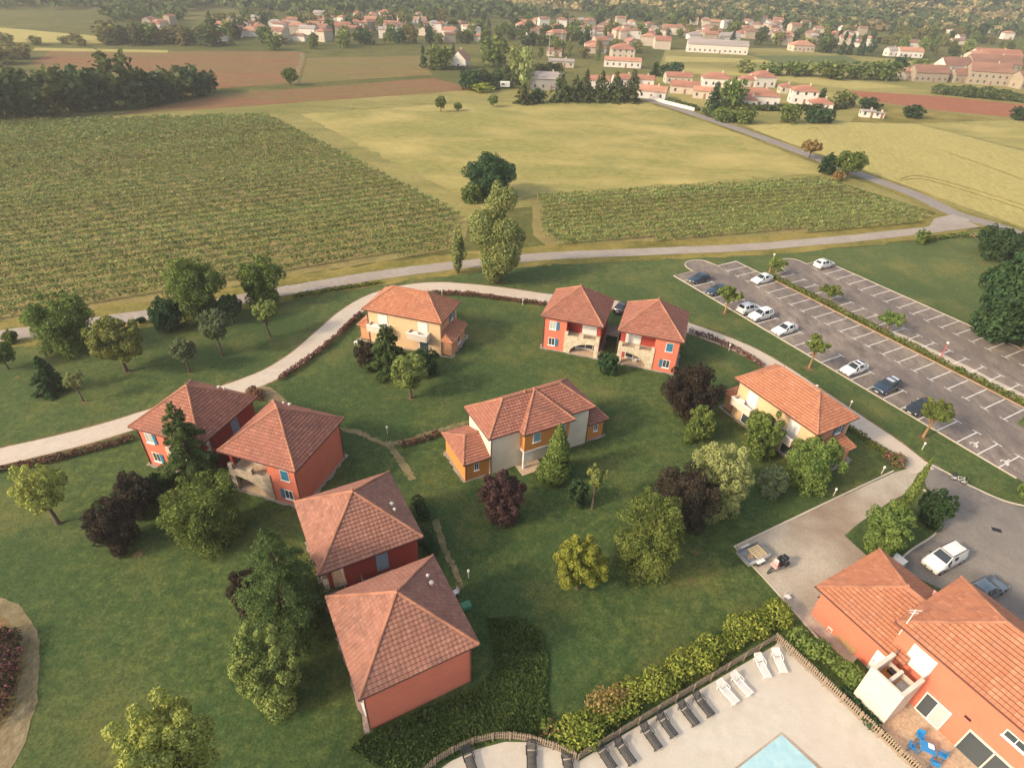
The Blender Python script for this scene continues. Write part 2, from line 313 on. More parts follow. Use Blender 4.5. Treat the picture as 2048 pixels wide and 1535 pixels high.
# ------------------------------------------------------------------ terrain
def sstep(t): t = np.clip(t, 0, 1); return t*t*(3-2*t)
def hz(x, y):
    x = np.asarray(x, float); y = np.asarray(y, float)
    h = 110*sstep((y-950)/2600) + 330*np.exp(-((x-1650)/850)**2-((y-1750)/640)**2)*sstep((y-620)/500)
    h += 60*np.exp(-((x+750)/420)**2-((y-1150)/380)**2)*sstep((y-700)/300)
    h += 150*np.exp(-((x-350)/700)**2-((y-2700)/600)**2)
    h += (6*np.sin(x*.011+1)*np.cos(y*.009)+4*np.sin(x*.023+y*.017))*sstep((y-800)/600)
    return h
gx = np.linspace(-2600, 4200, 120); gy = np.concatenate([np.linspace(-300, 700, 12), np.linspace(740, 5200, 110)])
XX, YY = np.meshgrid(gx, gy); ZZ = hz(XX, YY)
V = np.stack([XX, YY, ZZ], -1).reshape(-1, 3); nx, ny = len(gx), len(gy)
Q = np.array([(j*nx+i, j*nx+i+1, (j+1)*nx+i+1, (j+1)*nx+i) for j in range(ny-1) for i in range(nx-1)])
me = np_mesh("ground", V, Q, "terrain"); me.polygons.foreach_set("use_smooth", [True]*len(me.polygons))
tag(link(bpy.data.objects.new("ground", me)), kind="structure")

# fields
sheet("pasture", px([(-500, 330), (-260, 222), (0, 232), (250, 222), (560, 205), (950, 180), (1130, 176), (1300, 195), (1330, 100), (1560, 96), (1900, 130), (2150, 170), (2350, 330), (2048, 480), (1640, 352), (1000, 420), (700, 330), (560, 232), (0, 245)]), .02, "pasture", .3, 4)
sheet("meadow", px([(556, 231), (930, 207), (1275, 199), (1480, 262), (1650, 345), (1060, 392), (960, 438)]), .05, "meadow", 1.6, 3)
sheet("grass_track", px([(540, 229), (600, 228), (700, 280), (800, 330), (880, 372), (960, 412), (990, 440), (960, 452), (870, 405), (760, 350), (650, 295)]), .08, "pasture", .9, 2)
sheet("vineyard_soil", px([(-420, 262), (0, 243), (548, 229), (945, 432), (920, 500), (620, 545), (300, 605), (0, 655), (-180, 690)]), .05, "vine_soil", .2, 3)
sheet("vineyard_soil", px([(1062, 398), (1200, 384), (1640, 355), (1868, 432), (1850, 452), (1560, 474), (1240, 492), (1100, 497), (1066, 470)]), .08, "vine_soil", .2, 2)
sheet("ploughed_field", px([(55, 132), (102, 102), (605, 104), (611, 125), (594, 166), (430, 178), (250, 150)]), .06, "plough_brown", .4, 5)
sheet("ploughed_field", px([(614, 116), (838, 112), (866, 150), (602, 167), (608, 135)]), .06, "plough_green", .4, 5)
sheet("ploughed_field", px([(215, 232), (440, 190), (868, 156), (950, 180), (560, 208)]), .06, "plough_brown", .4, 4)
sheet("farm_track", px([(600, 106), (612, 108), (600, 145), (594, 166), (584, 166), (596, 130)]), .09, "dirt", .3, 4)
sheet("stubble_strip", px([(70, 96), (336, 101), (336, 106), (64, 102)]), .09, "wheat", .3, 5)
sheet("wheat_field", px([(-60, 50), (212, 74), (212, 87), (-60, 84)]), .06, "wheat", .5, 8)
sheet("wheat_field", px([(1330, 134), (1700, 160), (1820, 175), (1700, 178), (1480, 152), (1340, 146)]), .06, "wheat", .4, 5)
sheet("wheat_field", px([(1330, 112), (1500, 118), (1560, 126), (1330, 124)]), .06, "wheat", .4, 5)
sheet("sports_field", px([(1500, 111), (1690, 112), (1730, 128), (1560, 128)]), .07, "lawn", .3, 5)
sheet("ploughed_field", px([(1690, 181), (1870, 192), (2060, 211), (2060, 238), (1880, 222), (1740, 202)]), .06, "plough_red", .4, 4)
sheet("vegetable_field", px([(1740, 204), (1880, 224), (2000, 240), (1830, 248), (1700, 244)]), .06, "rough_grass", .3, 3)
sheet("wheat_field", px([(1492, 252), (1640, 244), (1830, 248), (2060, 306), (2300, 370), (2300, 520), (2048, 455), (1890, 400), (1720, 344), (1600, 300)]), .07, "wheat", .2, 3)
sheet("fallow_field", px([(1840, 247), (2060, 240), (2300, 300), (2300, 366), (2060, 304)]), .075, "meadow", .3, 3)
# estate lawn
sheet("lawn", px([(-260, 700), (0, 676), (220, 650), (470, 612), (600, 588), (760, 562), (900, 545), (1060, 528), (1300, 517), (1560, 504), (1700, 496), (1860, 478), (1940, 470), (2048, 490), (2300, 560), (2600, 1535), (2300, 2100), (900, 2300), (-400, 2100), (-700, 1000)]), .10, "lawn", .25, 1.5)
# roads
road = catmull(px([(1262, 190), (1330, 210), (1400, 233), (1500, 267), (1620, 312), (1740, 357), (1830, 390), (1910, 428), (1990, 452), (2080, 484), (2300, 560)]), 8)
ribbon("road_verge", road, 4.6, 4.6, .11, "rough_grass", .35); ribbon("country_road", road, 2.5, 2.5, .14, "asphalt_road", .08)
lane = catmull(px([(1925, 436), (1880, 457), (1800, 467), (1700, 478), (1500, 495), (1300, 504), (1120, 512), (1040, 518), (900, 533), (760, 551), (620, 574), (540, 588), (480, 600), (300, 630), (220, 641), (100, 661), (0, 673), (-150, 697), (-400, 735)]), 8)
ribbon("lane_verge", lane, 4.0, 5.2, .115, "rough_grass", .5); ribbon("lane", lane, 1.75, 1.75, .145, "asphalt_lane", .1)
sheet("junction", px([(1868, 438), (1905, 430), (1960, 455), (1900, 462), (1850, 468)]), .149, "asphalt_lane")
loop_px = [(1846, 944), (1790, 898), (1733, 858), (1640, 795), (1560, 741), (1500, 706), (1440, 680), (1376, 657), (1300, 630), (1235, 612), (1160, 602), (1090, 597), (1000, 584), (930, 577), (870, 574), (810, 580), (750, 597), (700, 626), (655, 665), (600, 713), (545, 748), (480, 775), (400, 802), (290, 838), (200, 866), (100, 892), (0, 915), (-150, 950)]
loop = catmull(px(loop_px), 8)
ribbon("estate_path_edge", loop, 1.95, 1.95, .125, "bare_soil", .12); ribbon("estate_path", loop, 1.62, 1.62, .15, "path_concrete", .02)
for name, pts, wd in (("footpath", [(500, 768), (540, 790), (565, 815)], .9), ("footpath", [(676, 857), (720, 868), (765, 887), (800, 886), (850, 870), (900, 856), (960, 838)], .34), ("footpath", [(775, 886), (800, 920), (826, 960)], .42), ("footpath", [(870, 1040), (895, 1110), (915, 1150), (925, 1180)], .3)):
    ribbon(name, catmull(px(pts), 12), wd, wd, .127+.0045*len(pts), "dirt", .16)
# paved court, yard
sheet("paved_court", px([(1790, 945), (1846, 930), (1815, 985), (1770, 1010), (1720, 1045), (1688, 1072), (1730, 1110), (1758, 1130), (1830, 1200), (1700, 1330), (1600, 1238), (1470, 1092)]), .135, "paving", .03, 1)
yard = px([(1838, 926), (1870, 930), (1925, 968), (2010, 1006), (2200, 1060), (2500, 1300), (2200, 1420), (2048, 1260), (1905, 1190), (1790, 1135), (1810, 1110), (1870, 1070), (1888, 1035), (1880, 1000), (1852, 975)])
sheet("asphalt_yard", yard, .14, "asphalt_yard", .03, 1)
for nm, l in (("court_kerb", [(1786, 943), (1640, 1012), (1468, 1094), (1535, 1165), (1602, 1240), (1640, 1283)]), ("yard_kerb", [(1846, 980), (1874, 1008), (1884, 1040), (1868, 1070), (1820, 1102), (1788, 1132)]), ("yard_kerb", [(1842, 922), (1890, 945), (1930, 968), (2000, 1000), (2060, 1016), (2200, 1050)])):
    kerb_line(nm, catmull(px(l), 6) if nm != "court_kerb" else px(l), .18, .19, "kerb")
# parking lot in its own frame: u along the kerb towards the drive, v across the bays
LO = G(1345, 553); LA = math.radians(-60.4); LU = Vector((math.cos(LA), math.sin(LA), 0)); LV = Vector((-LU.y, LU.x, 0))
def L(u, v): return LO+LU*u+LV*v
arc1 = [L(-1.5+2.6*math.cos(a)*-1, 8.0+2.9*math.sin(a)) for a in np.linspace(-1.4, 1.5, 9)]
arc2 = [L(5.2-2.4*math.cos(a), 25.5+3.0*math.sin(a)) for a in np.linspace(-1.4, 1.4, 9)]
lot_in = [L(0, .3), L(0, 5)]+arc1+[L(0, 11.2), L(-.2, 16.2), L(7, 16.4), L(53.0, 16.5), L(53.8, 11.8), L(60, 11.5), L(72, 12), L(72, .6), L(59.5, .6)]
lot_out = [L(7.4, 17.9), L(7.3, 21.8)]+arc2+[L(6.6, 28.5), L(6.2, 33.2), L(57, 33.4), L(70, 33.6), L(70, 17.9)]
lot = sheet("parking_lot", lot_in, .15, "asphalt_lot"); lot2 = sheet("parking_lot", lot_out, .151, "asphalt_lot")
sheet("pale_strip", [L(27, 18.05), L(62, 18.05), L(60, 20.2), L(33, 19.9)], .1535, "path_concrete", .1, 1)
sheet("median_strip", [L(6.5, 16.45), L(6.5, 17.95), L(70, 17.95), L(70, 16.55)], .12, "bare_soil", .1, 1)
for par, ln, mt in ((lot, [L(59.5, .55), L(0, .25), L(0, 5)]+arc1+[L(0, 11.2), L(-.2, 16.2), L(7, 16.45)], "kerb"), (lot, [L(7, 16.45), L(53, 16.55)], "kerb_orange"), (lot2, [L(7.4, 17.9), L(7.3, 21.8)]+arc2+[L(6.6, 28.5), L(6.2, 33.2), L(70, 33.5)], "kerb"), (lot2, [L(7.4, 17.9), L(70, 17.9)], "kerb_orange")):
    kerb_line("kerb", ln, .16, .21, mt, par)
def bay(parent, u, v0, v1, t_at, z):
    a = MB(); Lc = [L(u-.06, v0), L(u+.06, v0), L(u+.06, v1), L(u-.06, v1)]; a.add([(p.x, p.y, z) for p in Lc], [(0, 1, 2, 3)])
    s = 1 if t_at > (v0+v1)/2 else -1; Tc = [L(u-.55, t_at), L(u+.55, t_at), L(u+.55, t_at+s*.12), L(u-.55, t_at+s*.12)]
    a.add([(p.x, p.y, z) for p in Tc], [(0, 1, 2, 3)]); a.build("bay_line", "line_paint", parent)
for k in range(1, 24): bay(lot, 2.5*k, .4, 5.0, 5.0, .155)
for k in range(0, 22): bay(lot, 2.5*k, 11.3, 16.3, 11.3, .155)
for k in range(3, 27): bay(lot2, 1.4+2.5*k, 18.1, 22.1, 22.1, .156)
for k in range(3, 27): bay(lot2, 1.3+2.5*k, 28.2, 33.2, 28.2, .156)
# wheelchair symbols, painted
for uu in (53.7, 57.3):
    for vv in (2.2,):
        mb = MB(); z = .155; c = L(uu, vv)
        for k in range(16):
            a0, a1 = [math.pi*2*q/20-1.2 for q in (k, k+1)]; mb.add([(*(c+LU*(r*math.cos(a))+LV*(r*math.sin(a))).xy, z) for r, a in ((.45, a0), (.45, a1), (.33, a1), (.33, a0))], [(0, 1, 2, 3)])
        for (x0, y0, x1, y1) in ((-.05, 0, .07, .75), (-.05, -.02, .5, .1), (.42, -.35, .54, .1), (-.1, .82, .12, 1.02)):
            mb.add([(*(c+LU*x+LV*y).xy, z+.001) for x, y in ((x0, y0), (x1, y0), (x1, y1), (x0, y1))], [(0, 1, 2, 3)])
        mb.build("wheelchair_symbol", "line_paint", lot)
# pool area
deck = px([(1560, 1280), (1548, 1292), (1158, 1522), (1110, 1500), (1060, 1485), (1010, 1484), (950, 1500), (900, 1524), (850, 1560), (700, 1900), (2000, 2000), (1850, 1560)])
sheet("pool_deck", deck, .14, "pool_deck")
sheet("pool_coping", px([(1562, 1464), (1470, 1535), (1285, 1697), (1500, 1880), (1712, 1597)]), .16, "paving")
sheet("pool", px([(1562, 1470), (1478, 1535), (1300, 1690), (1500, 1850), (1690, 1590)]), .166, "pool_water")
sheet("terrace", px([(1722, 1400), (1760, 1452), (1835, 1535), (1900, 1610), (2120, 1640), (1990, 1535), (1880, 1462), (1826, 1405)]), .145, "terrace_tile")
sheet("gravel_bed", px([(-60, 1180), (0, 1195), (45, 1215), (76, 1262), (80, 1340), (72, 1420), (45, 1500), (0, 1570), (-80, 1600)]), .125, "straw", .12, .6)
sheet("flower_bed", px([(-60, 1235), (10, 1235), (38, 1270), (45, 1340), (30, 1420), (-10, 1480), (-80, 1500)]), .13, "bare_soil", .12, .6)
# drain cover and bare soil rings under trees
mb = MB(); c = G(1992, 1061); mb.box(-.45, .45, -.28, .28, .13, .155, Matrix.Translation(c) @ Matrix.Rotation(math.radians(-20), 4, 'Z'))
for k in range(5): mb.box(-.4, .4, -.24+.1*k, -.2+.1*k, .155, .165, Matrix.Translation(c) @ Matrix.Rotation(math.radians(-20), 4, 'Z'))
tag(mb.build("drain_cover", "dark_metal"), "dark rectangular drain cover set in the asphalt yard", "drain cover")
def soil_ring(p, r):
    n = 26; r *= .8; sheet("soil_patch", [p+Vector((math.cos(a), math.sin(a), 0))*r*RJ.uniform(.55, 1.2) for a in np.linspace(0, 2*math.pi, n, endpoint=False)], .118+RJ.random()*.004, "bare_soil")
for u, v, r in ((1003, 565, 1.2), (1388, 1105, .5), (1382, 1163, .4), (1380, 1160, .3), (980, 1120, .3), (1228, 945, .35), (822, 797, .7), (118, 1047, .6), (277, 1108, .6), (1617, 738, 1.0), (1845, 876, 1.0), (1449, 627, .9), (1966, 528, 1.1), (255, 745, .5), (380, 748, .4), (445, 712, .5), (168, 806, .5), (541, 676, .4), (35, 755, .4), (760, 778, .25)): soil_ring(G(u, v), r)
# tractor tracks in the wheat
for l in ([(1800, 358), (1835, 352), (1900, 366), (2000, 396), (2100, 428)], [(1798, 362), (1840, 358), (1900, 373), (2000, 404), (2100, 438)], [(1535, 258), (1550, 256), (1556, 260)], [(1615, 258), (1630, 256), (1638, 260)], [(1880, 300), (1960, 328), (2060, 365)]):
    ribbon("tractor_track", catmull(px(l), 6), .25, .25, .10+l[0][1]*5e-5, "rough_grass", .05)

# ------------------------------------------------------------------ tiled roofs
def clip(poly, a, b, c):           # keep a*x+b*y<=c
    out = []
    for i, p in enumerate(poly):
        q = poly[(i+1) % len(poly)]; dp = a*p[0]+b*p[1]-c; dq = a*q[0]+b*q[1]-c
        if dp <= 0: out.append(p)
        if dp*dq < 0: t = dp/(dp-dq); out.append((p[0]+(q[0]-p[0])*t, p[1]+(q[1]-p[1])*t))
    return out
def area(p): return abs(sum(p[i][0]*p[(i+1) % len(p)][1]-p[(i+1) % len(p)][0]*p[i][1] for i in range(len(p))))/2
_tile_cache = {}
def tile_mesh(tw, c, mat):
    k = (round(tw, 3), round(c, 3), mat)
    if k not in _tile_cache:
        g = .009; x0, x1, xm = g, tw-g, tw/2
        v = [(x0, 0, .075), (xm, 0, .096), (x1, 0, .075), (x0, c*.885, .02), (xm, c*.885, .034), (x1, c*.885, .02), (x0, 0, 0), (x1, 0, 0), (x0, c*.885, 0), (x1, c*.885, 0)]
        f = [(0, 1, 4, 3), (1, 2, 5, 4), (6, 7, 2, 1, 0), (8, 6, 0, 3), (7, 9, 5, 2)]
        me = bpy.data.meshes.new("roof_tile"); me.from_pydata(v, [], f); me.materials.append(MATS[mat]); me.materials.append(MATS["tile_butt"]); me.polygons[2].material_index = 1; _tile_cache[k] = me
    return _tile_cache[k]
def roof(parent, M, facets, hips, mat, budget=300, course=.34, tw=.36, name="roof"):
    """facets: polygons whose first edge is the eave; hips: edges to cap"""
    base = MB()
    for F in facets: base.add(F, [tuple(range(len(F)))])
    R = base.build(name, "underlay", parent)
    info = []
    cw = Vector((0, 0, HC)); MI = M
    for F in facets:
        P = [Vector(p) for p in F]; ex = (P[1]-P[0]).normalized(); nrm = None
        for q in P[2:]:
            nn = ex.cross(q-P[0])
            if nn.length > .1: nrm = nn.normalized(); break
        if nrm.z < 0: nrm = -nrm
        ey = nrm.cross(ex)
        if ey.z < 0: ey = -ey
        cen = sum(P, Vector())/len(P); d = (cw-(MI @ cen)); vis = (MI.to_3x3() @ nrm).dot(d.normalized())/d.length
        info.append((-vis, P, ex, ey, nrm))
    info.sort(key=lambda x: x[0]); rest = MB(); cnt = 0; rng = random.Random(3)
    for vis, P, ex, ey, nrm in info:
        poly = [((p-P[0]).dot(ex), (p-P[0]).dot(ey)) for p in P]
        if area(poly) < .5: continue
        s = 1 if sum(poly[i][0]*poly[(i+1) % len(poly)][1]-poly[(i+1) % len(poly)][0]*poly[i][1] for i in range(len(poly))) > 0 else -1
        H = max(p[1] for p in poly); x0 = min(p[0] for p in poly); x1 = max(p[0] for p in poly)
        full = []
        for j in range(int(math.ceil(H/course))):
            y = j*course-.04; xs = x0-tw-(j % 2)*tw*.06
            for i in range(int((x1-x0)/tw)+3):
                x = xs+i*tw; yt = y+course*.885; q = [(x, y), (x+tw, y), (x+tw, yt), (x, yt)]; A0 = tw*course*.885
                for k in range(len(poly)):
                    a, b = poly[k], poly[(k+1) % len(poly)]; nx_, ny_ = (b[1]-a[1])*s, -(b[0]-a[0])*s; ll = math.hypot(nx_, ny_)
                    ex_ = .05 if (abs(a[1]) < .01 and abs(b[1]) < .01) else 0
                    q = clip(q, nx_, ny_, nx_*a[0]+ny_*a[1]+ex_*ll)
                    if len(q) < 3: break
                if len(q) < 3 or area(q) < .12*A0: continue
                if area(q) > .985*A0 and cnt < budget:
                    B = P[0]+ex*x+ey*y; dz = rng.uniform(-.008, .012)
                    T = Matrix((( ex.x, ey.x, nrm.x, B.x+nrm.x*dz), (ex.y, ey.y, nrm.y, B.y+nrm.y*dz), (ex.z, ey.z, nrm.z, B.z+nrm.z*dz), (0, 0, 0, 1)))
                    o = bpy.data.objects.new("roof_tile", tile_mesh(tw, course, mat)); o.matrix_basis = T; link(o, R); cnt += 1
                else:
                    n = len(q); cx = sum(k[0] for k in q)/n; cy = sum(k[1] for k in q)/n; q = [(cx+(k[0]-cx)*.965, cy+(k[1]-cy)*.99) for k in q]
                    dz = rng.uniform(-.006, .01)
                    top = [P[0]+ex*k[0]+ey*k[1]+nrm*(.082-.06*(k[1]-y)/course+dz) for k in q]; bot = [P[0]+ex*k[0]+ey*k[1]-nrm*.004 for k in q]
                    rest.add(top+bot, [tuple(range(n))]+[(i2, (i2+1) % n, n+(i2+1) % n, n+i2) for i2 in range(n)])
    if rest.v:
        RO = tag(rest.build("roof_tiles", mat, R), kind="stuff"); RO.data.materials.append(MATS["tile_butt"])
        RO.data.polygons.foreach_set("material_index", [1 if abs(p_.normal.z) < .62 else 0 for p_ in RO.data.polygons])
    for a, b in hips:
        a, b = Vector(a), Vector(b); n = max(2, int((b-a).length/.42)); mb = MB()
        for i in range(n):
            p, q = a.lerp(b, i/n), a.lerp(b, (i+1)/n); d = Vector((0, 0, .045)); mb.tube([p+d, q+d+(q-p)*.04], [.135, .105], 7)
        mb.build("ridge_cap", "ridge_cap", R)
    return R
def hip(a, b, ze, rise, cx=0, cy=0):
    """facets and hips of a hipped roof on a rectangle of half-sizes a (x), b (y)"""
    c = [Vector((cx-a, cy-b, ze)), Vector((cx+a, cy-b, ze)), Vector((cx+a, cy+b, ze)), Vector((cx-a, cy+b, ze))]
    if abs(a-b) < .05:
        t = Vector((cx, cy, ze+rise)); return [[c[i], c[(i+1) % 4], t] for i in range(4)], [(c[i], t) for i in range(4)]
    if a > b: r0, r1 = Vector((cx-(a-b), cy, ze+rise)), Vector((cx+(a-b), cy, ze+rise)); fs = [[c[0], c[1], r1, r0], [c[1], c[2], r1], [c[2], c[3], r0, r1], [c[3], c[0], r0]]; hp = [(c[0], r0), (c[3], r0), (c[1], r1), (c[2], r1), (r0, r1)]
    else: r0, r1 = Vector((cx, cy-(b-a), ze+rise)), Vector((cx, cy+(b-a), ze+rise)); fs = [[c[0], c[1], r0], [c[1], c[2], r1, r0], [c[2], c[3], r1], [c[3], c[0], r0, r1]]; hp = [(c[0], r0), (c[1], r0), (c[2], r1), (c[3], r1), (r0, r1)]
    return fs, hp
def eaves(parent, x0, x1, y0, y1, z, w=.0):
    mb = MB(); t = .1
    mb.box(x0-t, x1+t, y0-t, y0, z-.13, z-.01); mb.box(x0-t, x1+t, y1, y1+t, z-.13, z-.01); mb.box(x0-t, x0, y0, y1, z-.13, z-.01); mb.box(x1, x1+t, y0, y1, z-.13, z-.01)
    mb.build("gutter", "gutter", parent); MB().box(x0, x1, y0, y1, z-.1, z-.06).build("soffit", "fascia", parent)
def window(parent, cx, cz, w, h, plane, side, shutter=None, sh_mat="shutter_blue", pane="pane", closed=False, sill=True):
    """side: 'f' front (-y), 'b' back, 'l' left (-x), 'r' right; plane = wall coordinate; shutter: list of -1/+1 sides with an open leaf"""
    ang = dict(f=0, r=math.pi/2, b=math.pi, l=-math.pi/2)[side]; Rm = Matrix.Rotation(ang, 4, 'Z')
    def T(mb, x0, x1, d0, d1, z0, z1): mb.box(x0, x1, -plane-d1, -plane-d0, z0, z1, Rm)
    f = MB(); b = .07
    T(f, cx-w/2-b, cx+w/2+b, -.02, .045, cz-h/2-b, cz-h/2); T(f, cx-w/2-b, cx+w/2+b, -.02, .045, cz+h/2, cz+h/2+b); T(f, cx-w/2-b, cx-w/2, -.02, .045, cz-h/2, cz+h/2); T(f, cx+w/2, cx+w/2+b, -.02, .045, cz-h/2, cz+h/2); T(f, cx-.025, cx+.025, 0, .035, cz-h/2, cz+h/2)
    if sill: T(f, cx-w/2-.12, cx+w/2+.12, -.02, .14, cz-h/2-b-.07, cz-h/2-b-.002)
    W = f.build("window", "white_paint", parent)
    if closed:
        for s in (-1, 1):
            p = MB(); T(p, min(cx, cx+s*w/2)+.01, max(cx, cx+s*w/2)-.01, .05, .09, cz-h/2-.03, cz+h/2+.03); p.build("shutter", sh_mat, W)
    else:
        p = MB(); T(p, cx-w/2, cx+w/2, -.01, .012, cz-h/2, cz+h/2); p.build("pane", pane, W)
    for s in shutter or []:
        p = MB(); xa, xb = sorted((cx+s*(w/2+.08), cx+s*(w+.1))); T(p, xa, xb, .03, .075, cz-h/2-.04, cz+h/2+.04)
        for k in range(3): T(p, xa+.04, xb-.04, .075, .095, cz-h/2+h*(k+.15)/3, cz-h/2+h*(k+.3)/3)
        p.build("shutter", sh_mat, W)
    return W
def box_part(parent, name, mat, *b): return MB().box(*b).build(name, mat, parent)
def pipe(parent, x, y, z0, z1): MB().tube([(x, y, z0), (x, y, z1)], .055, 8).build("downpipe", "gutter", parent)
def gravel_skirt(parent, x0, x1, y0, y1, d=.42, sides="fblr"):
    """a ragged strip of gravel at the wall foot on the given sides"""
    z = .128; rg = random.Random(int(x1*100))
    for s_, (ax, ay, bx_, by_, nx_, ny_) in dict(f=(x0-.3, y0, x1+.3, y0, 0, -1), b=(x0-.3, y1, x1+.3, y1, 0, 1), l=(x0, y0, x0, y1, -1, 0), r=(x1, y0, x1, y1, 1, 0)).items():
        if s_ not in sides: continue
        n = 16; vs = []
        for i in range(n+1):
            t_ = i/n; e_ = d*rg.uniform(.45, 1.25); vs += [(ax+(bx_-ax)*t_, ay+(by_-ay)*t_, z), (ax+(bx_-ax)*t_+nx_*e_, ay+(by_-ay)*t_+ny_*e_, z)]
        MB().add(vs, [(2*i, 2*i+1, 2*i+3, 2*i+2) for i in range(n)]).build("gravel_strip", "gravel", parent)

def pavilion(loc, deg, m, label, mat, budget, stone, closed=(False, False), skirt="fblr"):
    """square two-storey pavilion; m=+1: the inner side with the entrance is +x"""
    rz = math.radians(deg); H = thing("pavilion_house", loc, rz, label, "house", "red pavilion houses set in pairs")
    M = Matrix.Translation(loc) @ Matrix.Rotation(rz, 4, 'Z')
    e, wl, ze, rise = 4.5, 4.08, 5.55, 3.4; t = .28
    def bx(mb, x0, x1, *r):
        a, b = sorted((x0*m, x1*m)); return mb.box(a, b, *r)
    xs = -.75                                            # where the loggia starts
    wall = MB(); bx(wall, -wl, -wl+t, -wl, wl, 0, ze-.1); bx(wall, -wl+t, wl-t, wl-t, wl, 0, ze-.1); bx(wall, -wl+t, xs, -wl, -wl+t, 0, ze-.1)
    bx(wall, xs, wl, -wl, -wl+.25, ze-.42, ze-.1); wall.build("wall", "wall_salmon", H)
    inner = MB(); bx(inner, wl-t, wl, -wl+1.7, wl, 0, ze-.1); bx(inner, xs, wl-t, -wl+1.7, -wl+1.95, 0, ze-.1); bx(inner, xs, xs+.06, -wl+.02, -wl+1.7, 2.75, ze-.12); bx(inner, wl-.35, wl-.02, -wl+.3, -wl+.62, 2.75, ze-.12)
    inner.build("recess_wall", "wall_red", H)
    sl = MB(); bx(sl, xs+.01, wl, -wl+.3, -wl+1.7, 2.5, 2.72); bx(sl, xs, wl, -wl+.02, -wl+1.7, .05, .16); sl.build("terrace_floor", "terrace_tile", H)
    # stone front: quarter arch rising inward, parapet with notches
    st = MB(); y0, y1 = -wl-.12, -wl+.26; xa, xb, n = xs+.7, wl-.55, 18
    pts = []
    for i in range(n+1):
        s = i/n; x = xa+(xb-xa)*s; z = 2.05*math.sqrt(max(0, 1-(1-s)**2))+.12; pts.append((x, min(z, 2.2)))
    def slab(x0, x1, za, zb, z1):
        vs = [(x0*m, y0, za), (x1*m, y0, zb), (x1*m, y0, z1), (x0*m, y0, z1), (x0*m, y1, za), (x1*m, y1, zb), (x1*m, y1, z1), (x0*m, y1, z1)]
        st.add(vs, [(0, 1, 2, 3), (4, 5, 6, 7), (0, 1, 5, 4), (1, 2, 6, 5), (2, 3, 7, 6), (3, 0, 4, 7)])
    slab(xs-.15, xa, .05, .05, 2.95)
    for (x0, z0), (x1, z1) in zip(pts, pts[1:]): slab(x0, x1, z0, z1, 2.95)
    slab(xb, wl+.1, .05, .05, 2.95)
    for x0, x1 in ((xs-.15, xs+.35), (1.25, 1.85), (wl-.45, wl+.1)): slab(x0, x1, 2.952, 2.952, 3.6)
    st.build("stone_arch_front", stone, H)
    rl = MB(); 
    for z in (3.15, 3.33, 3.5): bx(rl, xs+.35, 1.25, -wl+.05, -wl+.08, z, z+.03); bx(rl, 1.85, wl-.45, -wl+.05, -wl+.08, z, z+.03)
    rl.build("balcony_rail", "grey_metal", H)
    d = MB(); bx(d, 1.3, 3.45, -wl+1.62, -wl+1.69, 2.74, 4.95)
    for k in range(14): bx(d, 1.3, 3.45, -wl+1.6, -wl+1.62, 2.8+k*.15, 2.9+k*.15)
    d.build("roller_shutter", "roller_white", H)
    g = MB(); 
    for x in (.9, 2.0, 3.1): bx(g, x, x+.09, -wl+1.58, -wl+1.68, .17, 2.25)
    bx(g, .9, 3.19, -wl+1.58, -wl+1.68, 2.25, 2.36); bx(g, .9, 3.19, -wl+1.585, -wl+1.675, .17, .45); gd = g.build("glazed_door", "white_paint", H)
    p = MB(); bx(p, .99, 2.0, -wl+1.62, -wl+1.66, .45, 2.25); bx(p, 2.09, 3.1, -wl+1.62, -wl+1.66, .45, 2.25); p.build("pane", "pane", gd)
    fx = -2.75*m
    window(H, fx, 4.15, .85, 1.2, wl, 'f', [m] if not closed[0] else None, closed=closed[0], pane="pane_pale"); window(H, fx, 1.45, .85, 1.15, wl, 'f', [m] if not closed[1] else None, closed=closed[1])
    dr = MB(); bx(dr, wl, wl+.06, .3, 1.35, 2.75, 4.95); dd = dr.build("door", "door_grey_blue", H); k = MB(); bx(k, wl+.06, wl+.12, 1.2, 1.26, 3.75, 3.8); k.build("handle", "chrome", dd)
    pipe(H, (-wl+.02)*m, -wl-.07, .1, ze-.1); pipe(H, (-wl-.06)*m, wl-.1, .1, ze-.1)
    fs, hp = hip(e, e, ze, rise); R = roof(H, M, fs, hp, mat, budget); eaves(H, -e, e, -e, e, ze)
    fi = MB().lathe([(.17, ze+rise-.05), (.17, ze+rise+.1), (.07, ze+rise+.2), (.09, ze+rise+.32), (.01, ze+rise+.48)], n=10); fi.build("finial", "ridge_cap", R)
    for x, r in ((1.0*m, .13), (1.75*m, .1)):
        y = 3.0; z = ze+rise*(1-y/e)*1.0; MB().lathe([(r, z-.1), (r, z+.3), (r*1.5, z+.32), (r*1.5, z+.42), (r*.4, z+.5)], (x, y, 0), 10).build("roof_vent", "off_white", R)
    gravel_skirt(H, -wl, wl, -wl, wl, sides=skirt); return H
pavilion(Vector((9.29, 79.2, 0)), -16, 1, "red pavilion house with orange tile roof, left of the pair beside the path bend", "tile_c", 0, "stone_clad")
pavilion(Vector((19.93, 76.0, 0)), -16, -1, "red pavilion house with stone arch, right of the pair nearest the car park", "tile_c", 0, "stone_clad", (True, False))
pavilion(Vector((-34.36, 51.14, 0)), -16.5, 1, "red pavilion house at the far left, partly hidden by a tall conifer", "tile_c", 300, "stone_clad")
pavilion(Vector((-23.73, 48.05, 0)), -16.5, -1, "red pavilion house right of the tall conifer with two blue shuttered windows", "tile_c", 300, "stone_dark", (True, False))
pavilion(Vector((-13.34, 36.9, 0)), -60.3, 1, "red pavilion house with grey blue door facing the nearest big roof", "tile_a", 300, "stone_dark", skirt="f")
